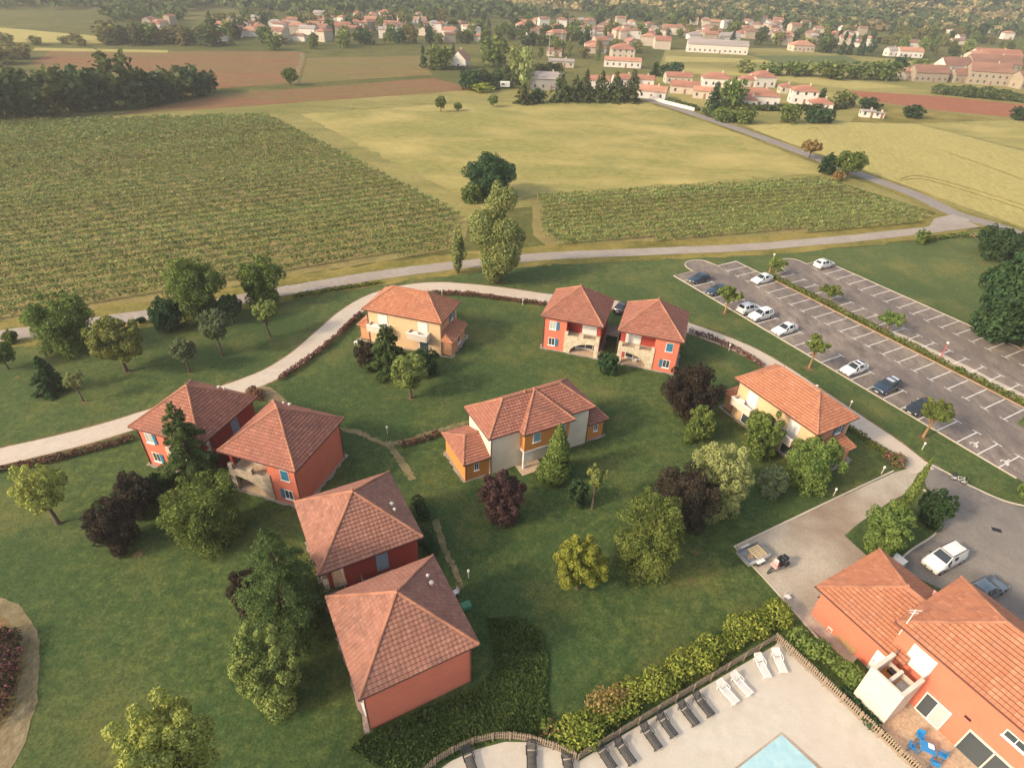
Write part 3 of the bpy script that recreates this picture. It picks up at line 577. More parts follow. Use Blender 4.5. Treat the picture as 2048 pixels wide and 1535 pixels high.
pavilion(Vector((-7.73, 27.07, 0)), -60.4, -1, "nearest red pavilion house with a large dusty tile roof and blank wall", "tile_a", 300, "stone_dark", skirt="f")
# walkways and steps between each pair
def walkway(loc, deg, w, label):
    rz = math.radians(deg); H = thing("stair_deck", loc, rz, label, "stairs", "timber stair decks between paired houses")
    for k in range(11): MB().box(-w, w, -1.2+k*.26, -1.2+k*.26+.22, 2.62, 2.7).build("plank", "timber_deck", H)
    for k in range(9): MB().box(-w*.8, w*.8, 1.7+k*.28, 1.7+k*.28+.26, 2.38-k*.28, 2.44-k*.28).build("step", "timber_deck", H)
    for s in (-1, 1):
        MB().tube([(s*(w-.06), -1.15, .1), (s*(w-.06), -1.15, 2.62)], .07, 6).build("post", "timber_deck", H); MB().tube([(s*w*.82, 1.6, 2.5), (s*w*.82, 4.1, .15)], .06, 6).build("stringer", "timber_deck", H)
    for z in (3.0, 3.3, 3.6): MB().box(-w, w, -1.22, -1.17, z, z+.05).build("rail", "timber_deck", H)
walkway(Vector((14.6, 77.6, 0)), -16, 1.0, "dark timber steps and landing between the two houses by the path bend")
walkway(Vector((-29.05, 49.6, 0)), -16.5, 1.2, "timber landing between the two left red houses behind the conifer")
walkway(Vector((-10.55, 31.95, 0)), -60.3, 1.3, "timber landing in the narrow gap beside the nearest red house")

def duplex(loc, deg, label, mat, budget):
    """two-storey ochre house with twin balconies and low side wings"""
    rz = math.radians(deg); H = thing("balcony_house", loc, rz, label, "house", "ochre houses with twin balconies"); M = Matrix.Translation(loc) @ Matrix.Rotation(rz, 4, 'Z')
    a, b, ze, rise = 6.1, 3.5, 5.55, 2.55; A, B = a-.42, b-.42
    w = MB(); w.box(-A, A, -B, -B+.28, 0, ze-.1); w.box(-A, A, B-.28, B, 0, ze-.1); w.build("wall", "wall_cream", H)
    w = MB(); w.box(-A, -A+.28, -B+.28, B-.28, 0, ze-.1); w.box(A-.28, A, -B+.28, B-.28, 0, ze-.1); w.build("side_wall", "wall_tan", H)
    fs, hp = hip(a, b, ze, rise); R = roof(H, M, fs, hp, mat, budget); eaves(H, -a, a, -b, b, ze)
    for x in (-(a-b), a-b): MB().lathe([(.15, ze+rise), (.15, ze+rise+.14), (.06, ze+rise+.24), (.01, ze+rise+.45)], (x, 0, 0), 10).build("finial", "ridge_cap", R)
    MB().lathe([(.12, ze+1.4), (.12, ze+1.9), (.18, ze+1.92), (.05, ze+2.05)], (1.2, 1.6, 0), 10).build("roof_vent", "off_white", R)
    for x in (-3.6, 2.6):
        bl = MB(); y0 = -B-1.35; bl.box(x-1.55, x+1.55, y0, -B, 2.55, 2.75); bl.box(x-1.55, x+1.55, y0, y0+.16, 2.75, 3.55); bl.box(x-1.55, x-1.39, y0+.16, -B, 2.75, 3.55); bl.box(x+1.39, x+1.55, y0+.16, -B, 2.75, 3.55)
        K = bl.build("balcony", "off_white", H); MB().box(x-1.6, x+1.6, y0-.04, y0+.2, 3.552, 3.62).build("coping", "white_paint", K)
        d = MB(); d.box(x-.3, x+1.2, -B-.06, -B, 2.76, 4.95)
        for k in range(13): d.box(x-.3, x+1.2, -B-.085, -B-.06, 2.82+k*.16, 2.93+k*.16)
        d.build("roller_shutter", "roller_white", H)
        d = MB(); d.box(x-.3, x+1.3, -B-.05, -B, .15, 2.3); d.build("glazed_door", "white_paint", H); MB().box(x-.18, x+1.18, -B-.07, -B-.05, .3, 2.18).build("pane", "pane", H)
    for s in (-1, 1):                                      # side wings, lean-to roofs
        x0, x1 = (A, A+1.5) if s > 0 else (-A-1.5, -A); y0, y1 = -B+.3, B-.6
        MB().box(x0, x1, y0, y1, 0, 2.5).build("side_wing", "wall_tan", H)
        xe = A+1.85; wf = [[Vector((s*xe, y0-.35, 2.45)), Vector((s*xe, y1+.35, 2.45)), Vector((s*(A+.02), y1-.5, 3.55)), Vector((s*(A+.02), y0+.5, 3.55))], [Vector((s*(A+.02), y0-.35, 2.45)), Vector((s*xe, y0-.35, 2.45)), Vector((s*(A+.02), y0+.5, 3.55))]]
        roof(H, M, wf, [(wf[0][0], wf[0][3]), (wf[0][1], wf[0][2])], mat, 0, name="wing_roof")
        window(H, 1.2, 4.3, .8, 1.0, A, 'r' if s > 0 else 'l', [-1, 1], "shutter_blue"); window(H, s*.2, 1.3, .9, 1.1, A+1.5, 'r' if s > 0 else 'l', None)
    pipe(H, -A+.1, -B-.06, .1, ze-.1); gravel_skirt(H, -A-1.5, A+1.5, -B, B); return H
hB = duplex(Vector((-15.02, 77.58, 0)), -15.5, "ochre two storey house with white balconies inside the path curve", "tile_b", 0)
hD = duplex(Vector((33.78, 58.84, 0)), -60, "ochre two storey house with balconies beside the car park path", "tile_b", 300)

# white house with orange bay and annexes
def villa(loc, deg):
    rz = math.radians(deg); H = thing("white_villa", loc, rz, "white house with orange centre bay and two low orange annexes on the central lawn", "house"); M = Matrix.Translation(loc) @ Matrix.Rotation(rz, 4, 'Z')
    a, b, ze, rise = 6.75, 3.1, 5.6, 2.3; A, B = a-.38, b-.38
    w = MB(); w.box(-A, A, -B, -B+.28, 0, ze-.1); w.box(-A, A, B-.28, B, 0, ze-.1); w.box(-A, -A+.28, -B+.28, B-.28, 0, ze-.1); w.box(A-.28, A, -B+.28, B-.28, 0, ze-.1); w.build("wall", "wall_white", H)
    bx0, bx1, by = -3.1, 3.4, -b-.95                                # bay eaves
    fs, hp = hip(a, b, ze, rise); t = Vector((.3, -.05, ze+rise+.12)); c0, c1 = Vector((bx0, by, ze-.05)), Vector((bx1, by, ze-.05)); k0, k1 = Vector((bx0, -b+.3, ze-.05)), Vector((bx1, -b+.3, ze-.05))
    fs += [[c0, c1, t], [k0, c0, t], [c1, k1, t]]; hp += [(c0, t), (c1, t)]
    R = roof(H, M, fs, hp, "tile_c", 300); eaves(H, -a, a, -b, b, ze)
    g = MB(); g.box(bx0-.1, bx1+.1, by-.1, by, ze-.18, ze-.07); g.box(bx0-.1, bx0, by, -b, ze-.18, ze-.07); g.box(bx1, bx1+.1, by, -b, ze-.18, ze-.07); g.build("gutter", "gutter", H)
    for x in (-.9, .3): MB().lathe([(.16, ze+rise), (.16, ze+rise+.2), (.07, ze+rise+.3), (.01, ze+rise+.5)], (x, 0, 0), 10).build("finial", "ridge_cap", R)
    w = MB(); w.box(bx0+.38, bx1-.38, by+.38, -B, 2.75, ze-.12); w.build("bay_wall", "wall_orange", H)
    MB().box(bx0+.33, bx1-.33, by+.33, -B-.01, 2.6, 2.748).build("bay_band", "white_paint", H)
    MB().box(bx0+.4, bx0+.66, by+.4, by+.66, .2, 2.6).build("column", "white_paint", H); MB().box(bx1-.66, bx1-.4, by+.4, by+.66, .2, 2.6).build("column", "white_paint", H)
    MB().box(bx0-.1, bx0+2.7, by-.5, -B, .02, .2).build("porch_slab", "terrace_tile", H)
    d = MB(); d.box(bx0+1.0, bx0+2.1, -B-.06, -B, .2, 2.3); d.build("door", "white_paint", H)
    window(H, bx0+1.9, 4.35, .8, 1.05, -(by+.38), 'f', None, "shutter_pale", closed=True); window(H, bx1-1.4, 4.35, .8, 1.05, -(by+.38), 'f', None, "shutter_pale", closed=True)
    for s in (-1, 1):
        x0, x1 = (-A-2.9, -A) if s < 0 else (A, A+2.6); yb = -B+.25; yc = B+.2; zz = 2.75
        MB().box(x0, x1, yb, yc, 0, zz).build("annex", "wall_orange", H); window(H, (x0+x1)/2+.1*s, 1.75, .42, .95, -yb, 'f', None)
        xo, xi = (x0-.32, x1) if s < 0 else (x1+.32, x0); ym = (yb+yc)/2; o = .32; zr = zz+1.35
        P = [Vector((xo, yb-o, zz)), Vector((xi, yb-o, zz)), Vector((xi, ym, zr)), Vector((xo-s*1.5, ym, zr)), Vector((xi, yc+o, zz)), Vector((xo, yc+o, zz))]
        roof(H, M, [[P[0], P[1], P[2], P[3]], [P[4], P[5], P[3], P[2]], [P[5], P[0], P[3]]], [(P[0], P[3]), (P[5], P[3]), (P[3], P[2])], "tile_c", 0, name="annex_roof")
        MB().box(min(xo, xi), max(xo, xi), yb-o-.09, yb-o, zz-.12, zz-.01).build("gutter", "gutter", H); pipe(H, x0+.05 if s < 0 else x1-.05, yb-.06, .1, zz)
    pipe(H, -A+.06, -B-.06, .1, ze-.1); pipe(H, A-.06, -B-.06, .1, ze-.1); gravel_skirt(H, -A-2.9, A+2.6, -B+.25, B); return H
villa(Vector((2.22, 54.5, 0)), 29.3)

# club house: a low wing and a taller hall that meet
def clubhouse():
    deg = -59.5; rz = math.radians(deg); loc = Vector((33.85, 30.23, 0)); H = thing("clubhouse_wing", loc, rz, "low salmon wing with orange tile roof beside the paved court", "house"); M = Matrix.Translation(loc) @ Matrix.Rotation(rz, 4, 'Z')
    a, b, ze = 6.0, 4.4, 3.75; A, B = a-.45, b-.45; xl = 1.5
    w = MB(); w.box(-A, xl, -B, -B+.28, 0, ze-.1); w.box(-A, A, B-.28, B, 0, ze-.1); w.box(-A, -A+.28, -B+.28, B-.28, 0, ze-.1); w.build("wall", "wall_salmon", H)
    c = [Vector((-a, -b, ze)), Vector((2.0, -b, ze)), Vector((2.0, 0, ze+2.5)), Vector((-a+b, 0, ze+2.5)), Vector((a, b, ze)), Vector((-a, b, ze)), Vector((a, 0, ze+2.5))]
    R = roof(H, M, [[c[0], c[1], c[2], c[3]], [c[4], c[5], c[3], c[6]], [c[5], c[0], c[3]]], [(c[0], c[3]), (c[5], c[3]), (c[3], c[2])], "tile_b", 300, .34, .34)
    g = MB(); g.box(-a-.1, 2.0, -b-.1, -b, ze-.13, ze-.01); g.box(-a-.1, -a, -b, b, ze-.13, ze-.01); g.box(-a-.1, a, b, b+.1, ze-.13, ze-.01); g.build("gutter", "gutter", H)
    MB().lathe([(.14, ze+2.4), (.14, ze+2.7), (.05, ze+2.85)], (-a+b, 0, 0), 10).build("finial", "ridge_cap", R); MB().lathe([(.1, ze+.9), (.1, ze+1.4), (.15, ze+1.42), (.04, ze+1.5)], (-.5, 2.9, 0), 10).build("roof_vent", "pink_paint", R)
    d = MB(); d.box(.0, 1.3, -B-.07, -B, .15, 2.6); dd = d.build("door", "white_paint", H); MB().box(.15, .22, -B-.12, -B-.07, 1.3, 1.4).build("handle", "dark_metal", dd)
    MB().tube([(-A-.02, -B-.2, 2.6), (-A-.02, -B-.02, 2.6)], .06, 6).build("wall_lamp", "dark_metal", H)
    loc = Vector((38.22, 23.5, 0)); H2 = thing("clubhouse_hall", loc, rz, "tall salmon hall with large tile roof by the pool terrace", "house"); M = Matrix.Translation(loc) @ Matrix.Rotation(rz, 4, 'Z')
    a, b, ze, rise = 8.0, 4.43, 6.5, 2.75; A, B = a-.43, b-.43
    w = MB(); w.box(-A, A, -B, -B+.28, 0, ze-.1); w.box(-A, A, B-.28, B, 0, ze-.1); w.box(-A, -A+.28, -B+.28, B-.28, 0, ze-.1); w.box(A-.28, A, -B+.28, B-.28, 0, ze-.1); w.build("wall", "wall_salmon", H2)
    fs, hp = hip(a, b, ze, rise); roof(H2, M, fs, hp, "tile_b", 300, .36, .34); eaves(H2, -a, a, -b, b, ze)
    x = -3.1; f = MB(); f.box(x-.95, x+.95, -B-.08, -B-.02, .15, .25); f.box(x-.95, x-.87, -B-.08, -B-.02, .25, 2.45); f.box(x+.87, x+.95, -B-.08, -B-.02, .25, 2.45); f.box(x-.95, x+.95, -B-.08, -B-.02, 2.45, 2.55); f.box(x-.04, x+.04, -B-.075, -B-.02, .25, 2.45); W = f.build("glazed_door", "white_paint", H2)
    MB().box(x-.87, x-.04, -B-.05, -B, .25, 2.45).build("pane", "pane", W); MB().box(x+.04, x+.87, -B-.05, -B, .25, 2.45).build("pane", "pane_pale", W)
    x = .9; f = MB(); f.box(x-1.8, x+1.8, -B-.09, -B-.02, 2.5, 2.7); f.box(x-1.8, x-1.7, -B-.09, -B-.02, .15, 2.5); f.box(x+1.7, x+1.8, -B-.09, -B-.02, .15, 2.5); f.box(x-.05, x+.05, -B-.08, -B-.02, .15, 2.5); W = f.build("glazed_door", "off_white", H2); MB().box(x-1.7, x+1.7, -B-.05, -B, .15, 2.5).build("pane", "pane", W)
    window(H2, 1.2, 4.8, 1.4, .6, B, 'f', None); box_part(H2, "panel_door", "roller_white", -6.4, -4.6, -B-.07, -B, 3.4, 5.6)
    for x in (-1.6, 3.4): MB().box(x, x+.45, -B-.14, -B, 3.3, 3.42).build("wall_lamp", "dark_metal", H2)
    gravel_skirt(H2, -A, A, -B, B, .4)
    # cream enclosure with open top in front of the hall
    T = thing("rooftop_enclosure", loc, rz, "cream rendered box with open top standing beside the pool terrace", "enclosure")
    x0, x1, y0, y1, zt = -7.0, -4.4, -7.7, -5.05, 4.4
    w = MB(); w.box(x0, x1, y0, y0+.22, 0, zt); w.box(x0, x0+.3, y0+.22, y1, 0, zt); w.box(x1-.3, x1, y0+.22, y1, 0, zt); w.box(x0+.3, x1-.3, y1-.2, y1, 0, zt-1.0); w.build("wall", "off_white", T)
    MB().box(x0+.3, x1-.3, y0+.22, y1-.2, 2.9, 3.0).build("floor", "wall_orange", T); MB().box(-5.85, -5.6, y0+.22, y1-.5, 3.0, 4.1).build("divider", "off_white", T)
    MB().box(x0+.5, -5.95, y1-.7, y1-.3, 3.02, 3.3).build("grill", "dark_metal", T); MB().box(-5.5, x1-.4, y0+.5, y0+1.0, 3.02, 3.2).build("grill", "dark_metal", T); MB().box(-5.5, x1-.35, y0+1.4, y1-.25, 3.02, 3.06).build("worktop", "grey_metal", T)
    MB().box(x0+.1, x0+.2, y1, y1+.5, zt-.1, zt).build("bracket", "grey_metal", T); MB().box(x1-.2, x1-.1, y1, y1+.6, zt-.1, zt).build("bracket", "grey_metal", T)
    # aerial mast
    P = thing("aerial_mast", Vector((0, 0, 0)), 0, "thin white aerial mast at the joint of the two club house roofs", "aerial"); base = M @ Vector((-a+.5, -b+.3, ze-1.2))
    MB().tube([base, base+Vector((0, 0, 3.2))], .035, 8).build("mast", "white_paint", P)
    for dz, l in ((3.1, .5), (2.8, .35)): MB().tube([base+Vector((-l, 0, dz)), base+Vector((l, 0, dz))], .025, 6).build("crossbar", "white_paint", P)
    MB().lathe([(.05, 0), (.2, .06), (.24, .1)], (base.x, base.y, base.z+1.2), 12).build("dish", "plastic_white", P)
clubhouse()
# white utility box by the yard
mb = MB(); M = Matrix.Translation(G(1790, 1132)) @ Matrix.Rotation(math.radians(-59.5), 4, 'Z'); mb.box(-.55, .55, -.4, .4, .05, 1.1, M); mb.box(-.6, .6, -.45, .45, 1.1, 1.16, M)
tag(mb.build("utility_box", "white_paint"), "white utility box behind the low wing beside the asphalt yard", "box")

# ------------------------------------------------------------------ foliage
def leaves(C, R, n, size, rng, squash=1., up=.25, shell=(.80, 1.10), drop_below=None):
    """n leaf quads over the blobs with centres C (k,3) and radii R (k,3)"""
    C = np.asarray(C, float); R = np.asarray(R, float); wgt = (R.prod(1))**(2/3); k = rng.choice(len(C), n, p=wgt/wgt.sum())
    d = rng.normal(size=(n, 3)); d[:, 2] += up; d /= np.linalg.norm(d, axis=1)[:, None]
    p = C[k]+d*R[k]*rng.uniform(*shell, size=(n, 1))
    nr = d+rng.normal(size=(n, 3))*.62; nr /= np.linalg.norm(nr, axis=1)[:, None]
    return quads(p, nr, size*rng.uniform(.55, 1.35, n), rng, squash)
def quads(p, nr, s, rng, squash=1.):
    n = len(p); a = np.cross(nr, rng.normal(size=(n, 3))); a /= np.linalg.norm(a, axis=1)[:, None]+1e-9; b = np.cross(nr, a)
    s = s[:, None]; V = np.stack([p-a*s*.5, p-b*s*.34*squash+a*s*.05, p+a*s*.55, p+b*s*.34*squash], 1).reshape(-1, 3)
    return V, np.arange(4*n).reshape(n, 4)
def crown_blobs(kind, h, r, cb, rng):
    z0 = cb*h; H = h-z0
    if kind in ("poplar", "cypress"):
        k = 26 if kind == "poplar" else 16; t = np.sort(rng.uniform(0, 1, k)); prof = np.sin(np.pi*np.clip(.12+.80*t, 0, 1))**.7 if kind == "poplar" else (1-t)**.6*.95+.08
        az = rng.uniform(0, 6.283, k); q = rng.uniform(.15, .62, k)*(1 if kind == "poplar" else .35); rr = r*prof
        C = np.stack([np.cos(az)*rr*q, np.sin(az)*rr*q, z0+H*(.06+.86*t)], 1); Rr = np.stack([rr*.5, rr*.5, np.full(k, H*.13)], 1) if kind == "poplar" else np.stack([rr*.8, rr*.8, np.full(k, H*.12)], 1)
        return C, np.maximum(Rr, .12*r)
    k = {"round": 44, "loose": 30, "shrub": 38, "sapling": 8, "umbrella": 16}[kind]; d = rng.normal(size=(k, 3)); d /= np.linalg.norm(d, axis=1)[:, None]
    d[:, 2] = d[:, 2]*.9+.12; q = rng.uniform(.5, .90, k) if kind != "loose" else rng.uniform(.55, .98, k)
    cz = z0+H*.48; C = np.stack([d[:, 0]*r*q, d[:, 1]*r*q, cz+d[:, 2]*H*.5*q*.95], 1); sz = rng.uniform(.15, .34, k)*(1. if kind not in ("loose", "sapling", "umbrella") else .78)
    Rr = np.stack([r*sz*1.1, r*sz*1.1, np.minimum(H*.5, r)*sz*1.0], 1)
    if cb < .1 and kind in ("round", "shrub"):      # foliage down to the ground, widest low
        C[:, 2] = H*.5+(C[:, 2]-H*.5)*.92; lowr = np.clip(1.12-.35*(C[:, 2]/H), .7, 1.1); C[:, :2] *= lowr[:, None]; k2 = 12; a2 = rng.uniform(0, 6.283, k2); q2 = rng.uniform(.35, .72, k2)
        C = np.vstack([C, np.stack([np.cos(a2)*r*q2, np.sin(a2)*r*q2, rng.uniform(.08, .28, k2)*H], 1)]); s2 = rng.uniform(.2, .32, k2); Rr = np.vstack([Rr, np.stack([r*s2, r*s2, H*s2*.6], 1)])
    k3 = {"umbrella": 8, "sapling": 5}.get(kind, 30); d3 = rng.normal(size=(k3, 3)); d3[:, 2] = abs(d3[:, 2])*.9+.1; d3 /= np.linalg.norm(d3, axis=1)[:, None]; q3 = rng.uniform(.86, 1.07, k3)    # sprigs that break the outline
    C = np.vstack([C, np.stack([d3[:, 0]*r*q3, d3[:, 1]*r*q3, np.maximum(cz+d3[:, 2]*H*.5*q3, .12*H)], 1)]); s3 = rng.uniform(.10, .19, k3); Rr = np.vstack([Rr, np.stack([r*s3, r*s3, r*s3*1.25], 1)])
    C = np.vstack([C, [[0, 0, cz]]]); Rr = np.vstack([Rr, [[r*.5, r*.5, H*.30]]]); return C, Rr
def conifer_leaves(h, r, cb, n, size, rng):
    nb = int(np.clip(h*9, 60, 130)); t = (np.arange(nb)+rng.uniform(0, 1, nb))/nb; t = t**1.05; az = np.arange(nb)*2.39996+rng.normal(size=nb)*.3
    Lb = r*((1-t)**.72)*rng.uniform(.6, 1.15, nb)+.06*r; zb = h*(cb+(1-cb)*t*.97); wt = Lb**1.25; k = rng.choice(nb, n, p=wt/wt.sum()); s = rng.uniform(.08, 1, n)**.75
    rad = Lb[k]*s; dr = az[k]+rng.normal(size=n)*.13*(1.15-s*.5); z = zb[k]+rad*(.34-.46*s)+rng.normal(size=n)*.035*r
    p = np.stack([np.cos(dr)*rad, np.sin(dr)*rad, z], 1); nr = np.stack([np.cos(dr)*.45, np.sin(dr)*.45, np.ones(n)], 1)+rng.normal(size=(n, 3))*.5; nr /= np.linalg.norm(nr, axis=1)[:, None]
    return quads(p, nr, size*rng.uniform(.6, 1.4, n), rng, .8)
def trunk(h, r0, kind, C, rng, cb):
    mb = MB(); top = h*(.86 if kind in ("conifer", "cypress", "poplar") else max(.55, cb+.15)); lean = rng.normal(size=2)*(.02*h if kind not in ("conifer", "cypress") else .001)
    mb.tube([(0, 0, -.05), (lean[0]*.3, lean[1]*.3, top*.35), (lean[0], lean[1], top*.7), (lean[0]*1.3, lean[1]*1.3, top)], [r0*1.25, r0, r0*.7, r0*.25], 8)
    if kind not in ("conifer", "cypress"):
        for c in C[:8 if kind != "poplar" else 10]:
            z = min(top*.6, c[2]*.7); b = np.array([lean[0]*.6, lean[1]*.6, z]); mid = b*.45+c*.55+np.array([0, 0, .06*h]); mb.tube([b, mid, c], [r0*.5, r0*.32, r0*.1], 5, False)
    return mb
TREES = []
def tree(kind, u, v, vtop, wpx, cb, leaf, label, name="tree", cat="tree", group=None, dens=1., bark="bark", leafm=None, yscale=1., accent=None, h=None):
    p = G(u, v)
    if cb < .1 and wpx > 44 and kind != "poplar":      # v is the front foot of the crown: the stem stands behind it
        p = p+Vector((p.x, p.y, 0)).normalized()*(wpx*mpp(p)/2*(.42 if kind in ("conifer", "cypress") else .55))
    h = h or zat(p, vtop); r = wpx*mpp(p+Vector((0, 0, h*.5)))/2; rng = np.random.default_rng(int(u*7+v*13)); r *= 1. if kind in ("conifer", "poplar", "cypress") else .86
    m = mpp(p); s = leafm or float(np.clip(4.0*m, .18, 1.2)); T = thing(name, p+Vector((0, 0, .1)), rng.uniform(0, 6.28), label, cat, group)
    if kind == "conifer":
        r *= 1.14; n = int(dens*np.clip(5.2*(math.pi*r*math.hypot(r, h))/(s*s*.36), 500, 30000)); V, Q = conifer_leaves(h, r, cb, n, s, rng); C = np.zeros((0, 3))
    else:
        C, Rr = crown_blobs(kind, h, r, cb, rng); A = 4*math.pi*(r*r*(h*(1-cb)/2))**(2/3); n = int(dens*np.clip(3.6*A/(s*s*.36), 250, 30000)); V, Q = leaves(C, Rr, n, s, rng)
    keep = V[Q].mean(1)[:, 2] > .05; Q = Q[keep]; V = V.reshape(-1, 4, 3)[keep].reshape(-1, 3); V[:, 2] = np.maximum(V[:, 2], .03); Q = np.arange(len(V)).reshape(-1, 4)
    link(bpy.data.objects.new("crown", np_mesh("crown", V, Q, "leaf_"+leaf)), T)
    if accent:
        n2 = int(n*accent[1]); sel = rng.integers(0, len(Q), n2); c = V.reshape(-1, 4, 3)[sel].mean(1); V2, Q2 = quads(c*1.02, rng.normal(size=(n2, 3)), s*rng.uniform(.5, 1., n2), rng); link(bpy.data.objects.new("blossom", np_mesh("blossom", V2, Q2, "leaf_"+accent[0])), T)
    r0 = max(.05, min(.32, .045*r+.012*h)); trunk(h, r0, kind, C, rng, cb).build("trunk", bark, T, 60); TREES.append(T); return T
g1 = "trees on the left lawn"; g2 = "trees and shrubs around the houses"; g3 = "small mulberry trees in the car park"
for a in (
 ("round", 150, 716, 590, 128, .05, "green", "broad green tree on the left lawn close to the lane"),
 ("loose", 254, 744, 640, 115, .15, "light", "pale yellow green tree right of the broad tree on the left lawn"),
 ("round", 18, 740, 683, 58, .15, "green", "small green tree at the left edge of the lawn"),
 ("shrub", 26, 686, 664, 30, .0, "green", "little shrub on the lane verge at the left edge"),
 ("conifer", 110, 792, 712, 62, .0, "dark", "dark blue green conifer standing alone on the left lawn"),
 ("sapling", 168, 804, 746, 46, .45, "pale", "thin pale sapling right of the dark conifer on the left lawn"),
 ("round", 345, 668, 597, 70, .05, "dark", "round very dark tree beside the lane left of the big tree"),
 ("round", 408, 656, 525, 128, .05, "green", "tall leafy green tree with bright top beside the lane"),
 ("round", 468, 648, 593, 50, .2, "dark", "small dark tree tucked behind the tall leafy tree"),
 ("round", 445, 712, 621, 66, .28, "grey", "grey green round tree on a bare stem, mid left lawn"),
 ("round", 380, 746, 682, 53, .35, "grey", "small round tree on a thin stem above the left roof"),
 ("round", 536, 622, 515, 96, .08, "green", "upright green tree by the lane, right end of the lawn group"),
 ("loose", 541, 675, 604, 54, .4, "light", "slender light green sapling in front of the upright tree by the lane"),
 ("sapling", 287, 646, 634, 22, .0, "dark", "tiny dark shrub on the verge between two lane trees")):
    tree(*a, group=g1)
tree("poplar", 993, 563, 373, 118, .08, "poplar", "tall pale poplar beside the lane in the middle of the picture", "poplar_tree", dens=1.1, bark="bark_pale")
tree("round", 978, 402, 312, 112, .0, "dark", "dark spreading tree behind the tall poplar at the meadow corner", "tree"); tree("shrub", 942, 410, 372, 46, 0, "green", "green bush at the foot of the dark spreading tree", "bush", "bush")
tree("poplar", 915, 547, 452, 34, .05, "poplar", "slim young poplar left of the tall poplar", "poplar_tree")
for a in (
 ("conifer", 778, 752, 647, 84, .0, "conifer", "green conifer in front of the ochre house inside the path curve", "conifer_tree"),
 ("shrub", 736, 740, 686, 52, .0, "purple", "dark purple shrub left of the conifer by the ochre house", "bush", "bush"),
 ("shrub", 852, 758, 703, 64, .0, "dark", "dark green shrub under the right balcony of the ochre house", "bush", "bush"),
 ("round", 822, 797, 711, 78, .15, "light", "small light green tree on the lawn before the ochre house", "tree"),
 ("conifer", 406, 990, 802, 128, .0, "conifer", "tall dark conifer standing before the two left red houses", "conifer_tree"),
 ("round", 440, 1108, 968, 170, .0, "green", "large feathery green tree below the tall conifer on the left", "tree"),
 ("shrub", 368, 1045, 985, 60, .0, "light", "yellow green bush left of the large feathery tree", "bush", "bush"),
 ("round", 258, 1112, 1006, 104, .03, "purple", "dark purple leaved tree on the open left lawn", "tree"),
 ("shrub", 296, 1040, 950, 84, .0, "purple", "purple bush between the purple tree and the left house", "bush", "bush"),
 ("shrub", 330, 1010, 952, 50, .0, "dark", "dark green bush beside the corner of the left house", "bush", "bush"),
 ("conifer", 598, 1296, 1056, 215, .0, "conifer", "large dark conifer left of the nearest red houses", "conifer_tree"),
 ("shrub", 520, 1240, 1142, 86, .0, "purple", "purple brown bush left of the large conifer", "bush", "bush"),
 ("shrub", 545, 1280, 1215, 50, .0, "light", "small yellow green bush at the foot of the large conifer", "bush", "bush"),
 ("round", 566, 1432, 1272, 142, .0, "light", "tall yellow green bush in front of the large conifer", "bush", "bush"),
 ("shrub", 1005, 1056, 956, 104, .0, "red", "dull red bush below the white house corner", "bush", "bush"),
 ("cypress", 1108, 972, 852, 78, .0, "green", "dense columnar green tree in front of the orange bay", "tree"),
 ("shrub", 1150, 1022, 960, 48, .0, "dark", "small dark green shrub on the lawn right of the white house", "bush", "bush"),
 ("sapling", 1184, 1018, 930, 46, .45, "light", "thin crooked sapling on the lawn right of the white house", "tree"),
 ("round", 1410, 1045, 898, 136, .05, "pale", "pale green rounded tree on the lawn below the right ochre house", "tree"),
 ("round", 1345, 1082, 944, 142, .0, "purple", "broad dark purple tree between two green trees on the lawn", "tree"),
 ("round", 1272, 1186, 994, 160, .02, "green", "big dense green tree in the middle of the lower lawn", "tree"),
 ("loose", 1150, 1204, 1082, 116, .05, "yellow", "small yellow green tree left of the big dense tree", "tree"),
 ("round", 1366, 846, 741, 128, .0, "purple", "dark purple tree right of the paired houses", "tree"),
 ("shrub", 1386, 892, 820, 72, .0, "green", "green bush below the purple tree near the right ochre house", "bush", "bush"),
 ("shrub", 1214, 755, 712, 48, .0, "dark", "dark bush at the foot of the gap between the paired houses", "bush", "bush"),
 ("shrub", 1506, 925, 824, 88, .0, "green", "climbing green bush below the left balcony of the right ochre house", "bush", "bush"),
 ("shrub", 1604, 988, 882, 118, .0, "green", "big glossy bush at the corner of the right ochre house", "bush", "bush"),
 ("shrub", 1530, 998, 940, 68, .0, "grey", "clipped round grey green shrub on the lawn by the court", "bush", "bush"),
 ("shrub", 1744, 1114, 1016, 96, .0, "green", "large round bush on the island beside the paved court", "bush", "bush"),
 ("shrub", 1848, 1056, 984, 70, .0, "dark", "dark bush behind the cypress on the island", "bush", "bush"),
 
 ("round", 1990, 528, 462, 112, .05, "dark", "dark low tree at the corner near the road junction", "tree"),
 ("shrub", 1838, 488, 458, 26, .0, "green", "small green sapling on the bank near the junction", "bush", "bush"),
 ("shrub", 2046, 1000, 945, 50, .0, "green", "green bush cut by the right edge near the yard", "bush", "bush"),
 ("loose", 1617, 318, 283, 44, .3, "autumn", "small olive coloured tree on the verge of the country road", "tree"),
 ("shrub", 1652, 348, 309, 44, .0, "dark", "dark bush left of the roadside tree", "bush", "bush"),
 ("round", 1692, 357, 306, 66, .2, "green", "round green roadside tree beside the country road", "tree"),
 ("shrub", 1674, 362, 342, 22, .0, "autumn", "brown low bush between the two roadside trees", "bush", "bush")):
    kw = dict(name=a[8]) if len(a) > 8 else {}
    if len(a) > 9: kw["cat"] = a[9]
    tree(*a[:8], group=g2, **kw)
tree("round", 2030, 724, 512, 262, .0, "dark", "huge dark tree at the right edge overhanging the parking bays", "tree", leafm=.62, dens=1.5)
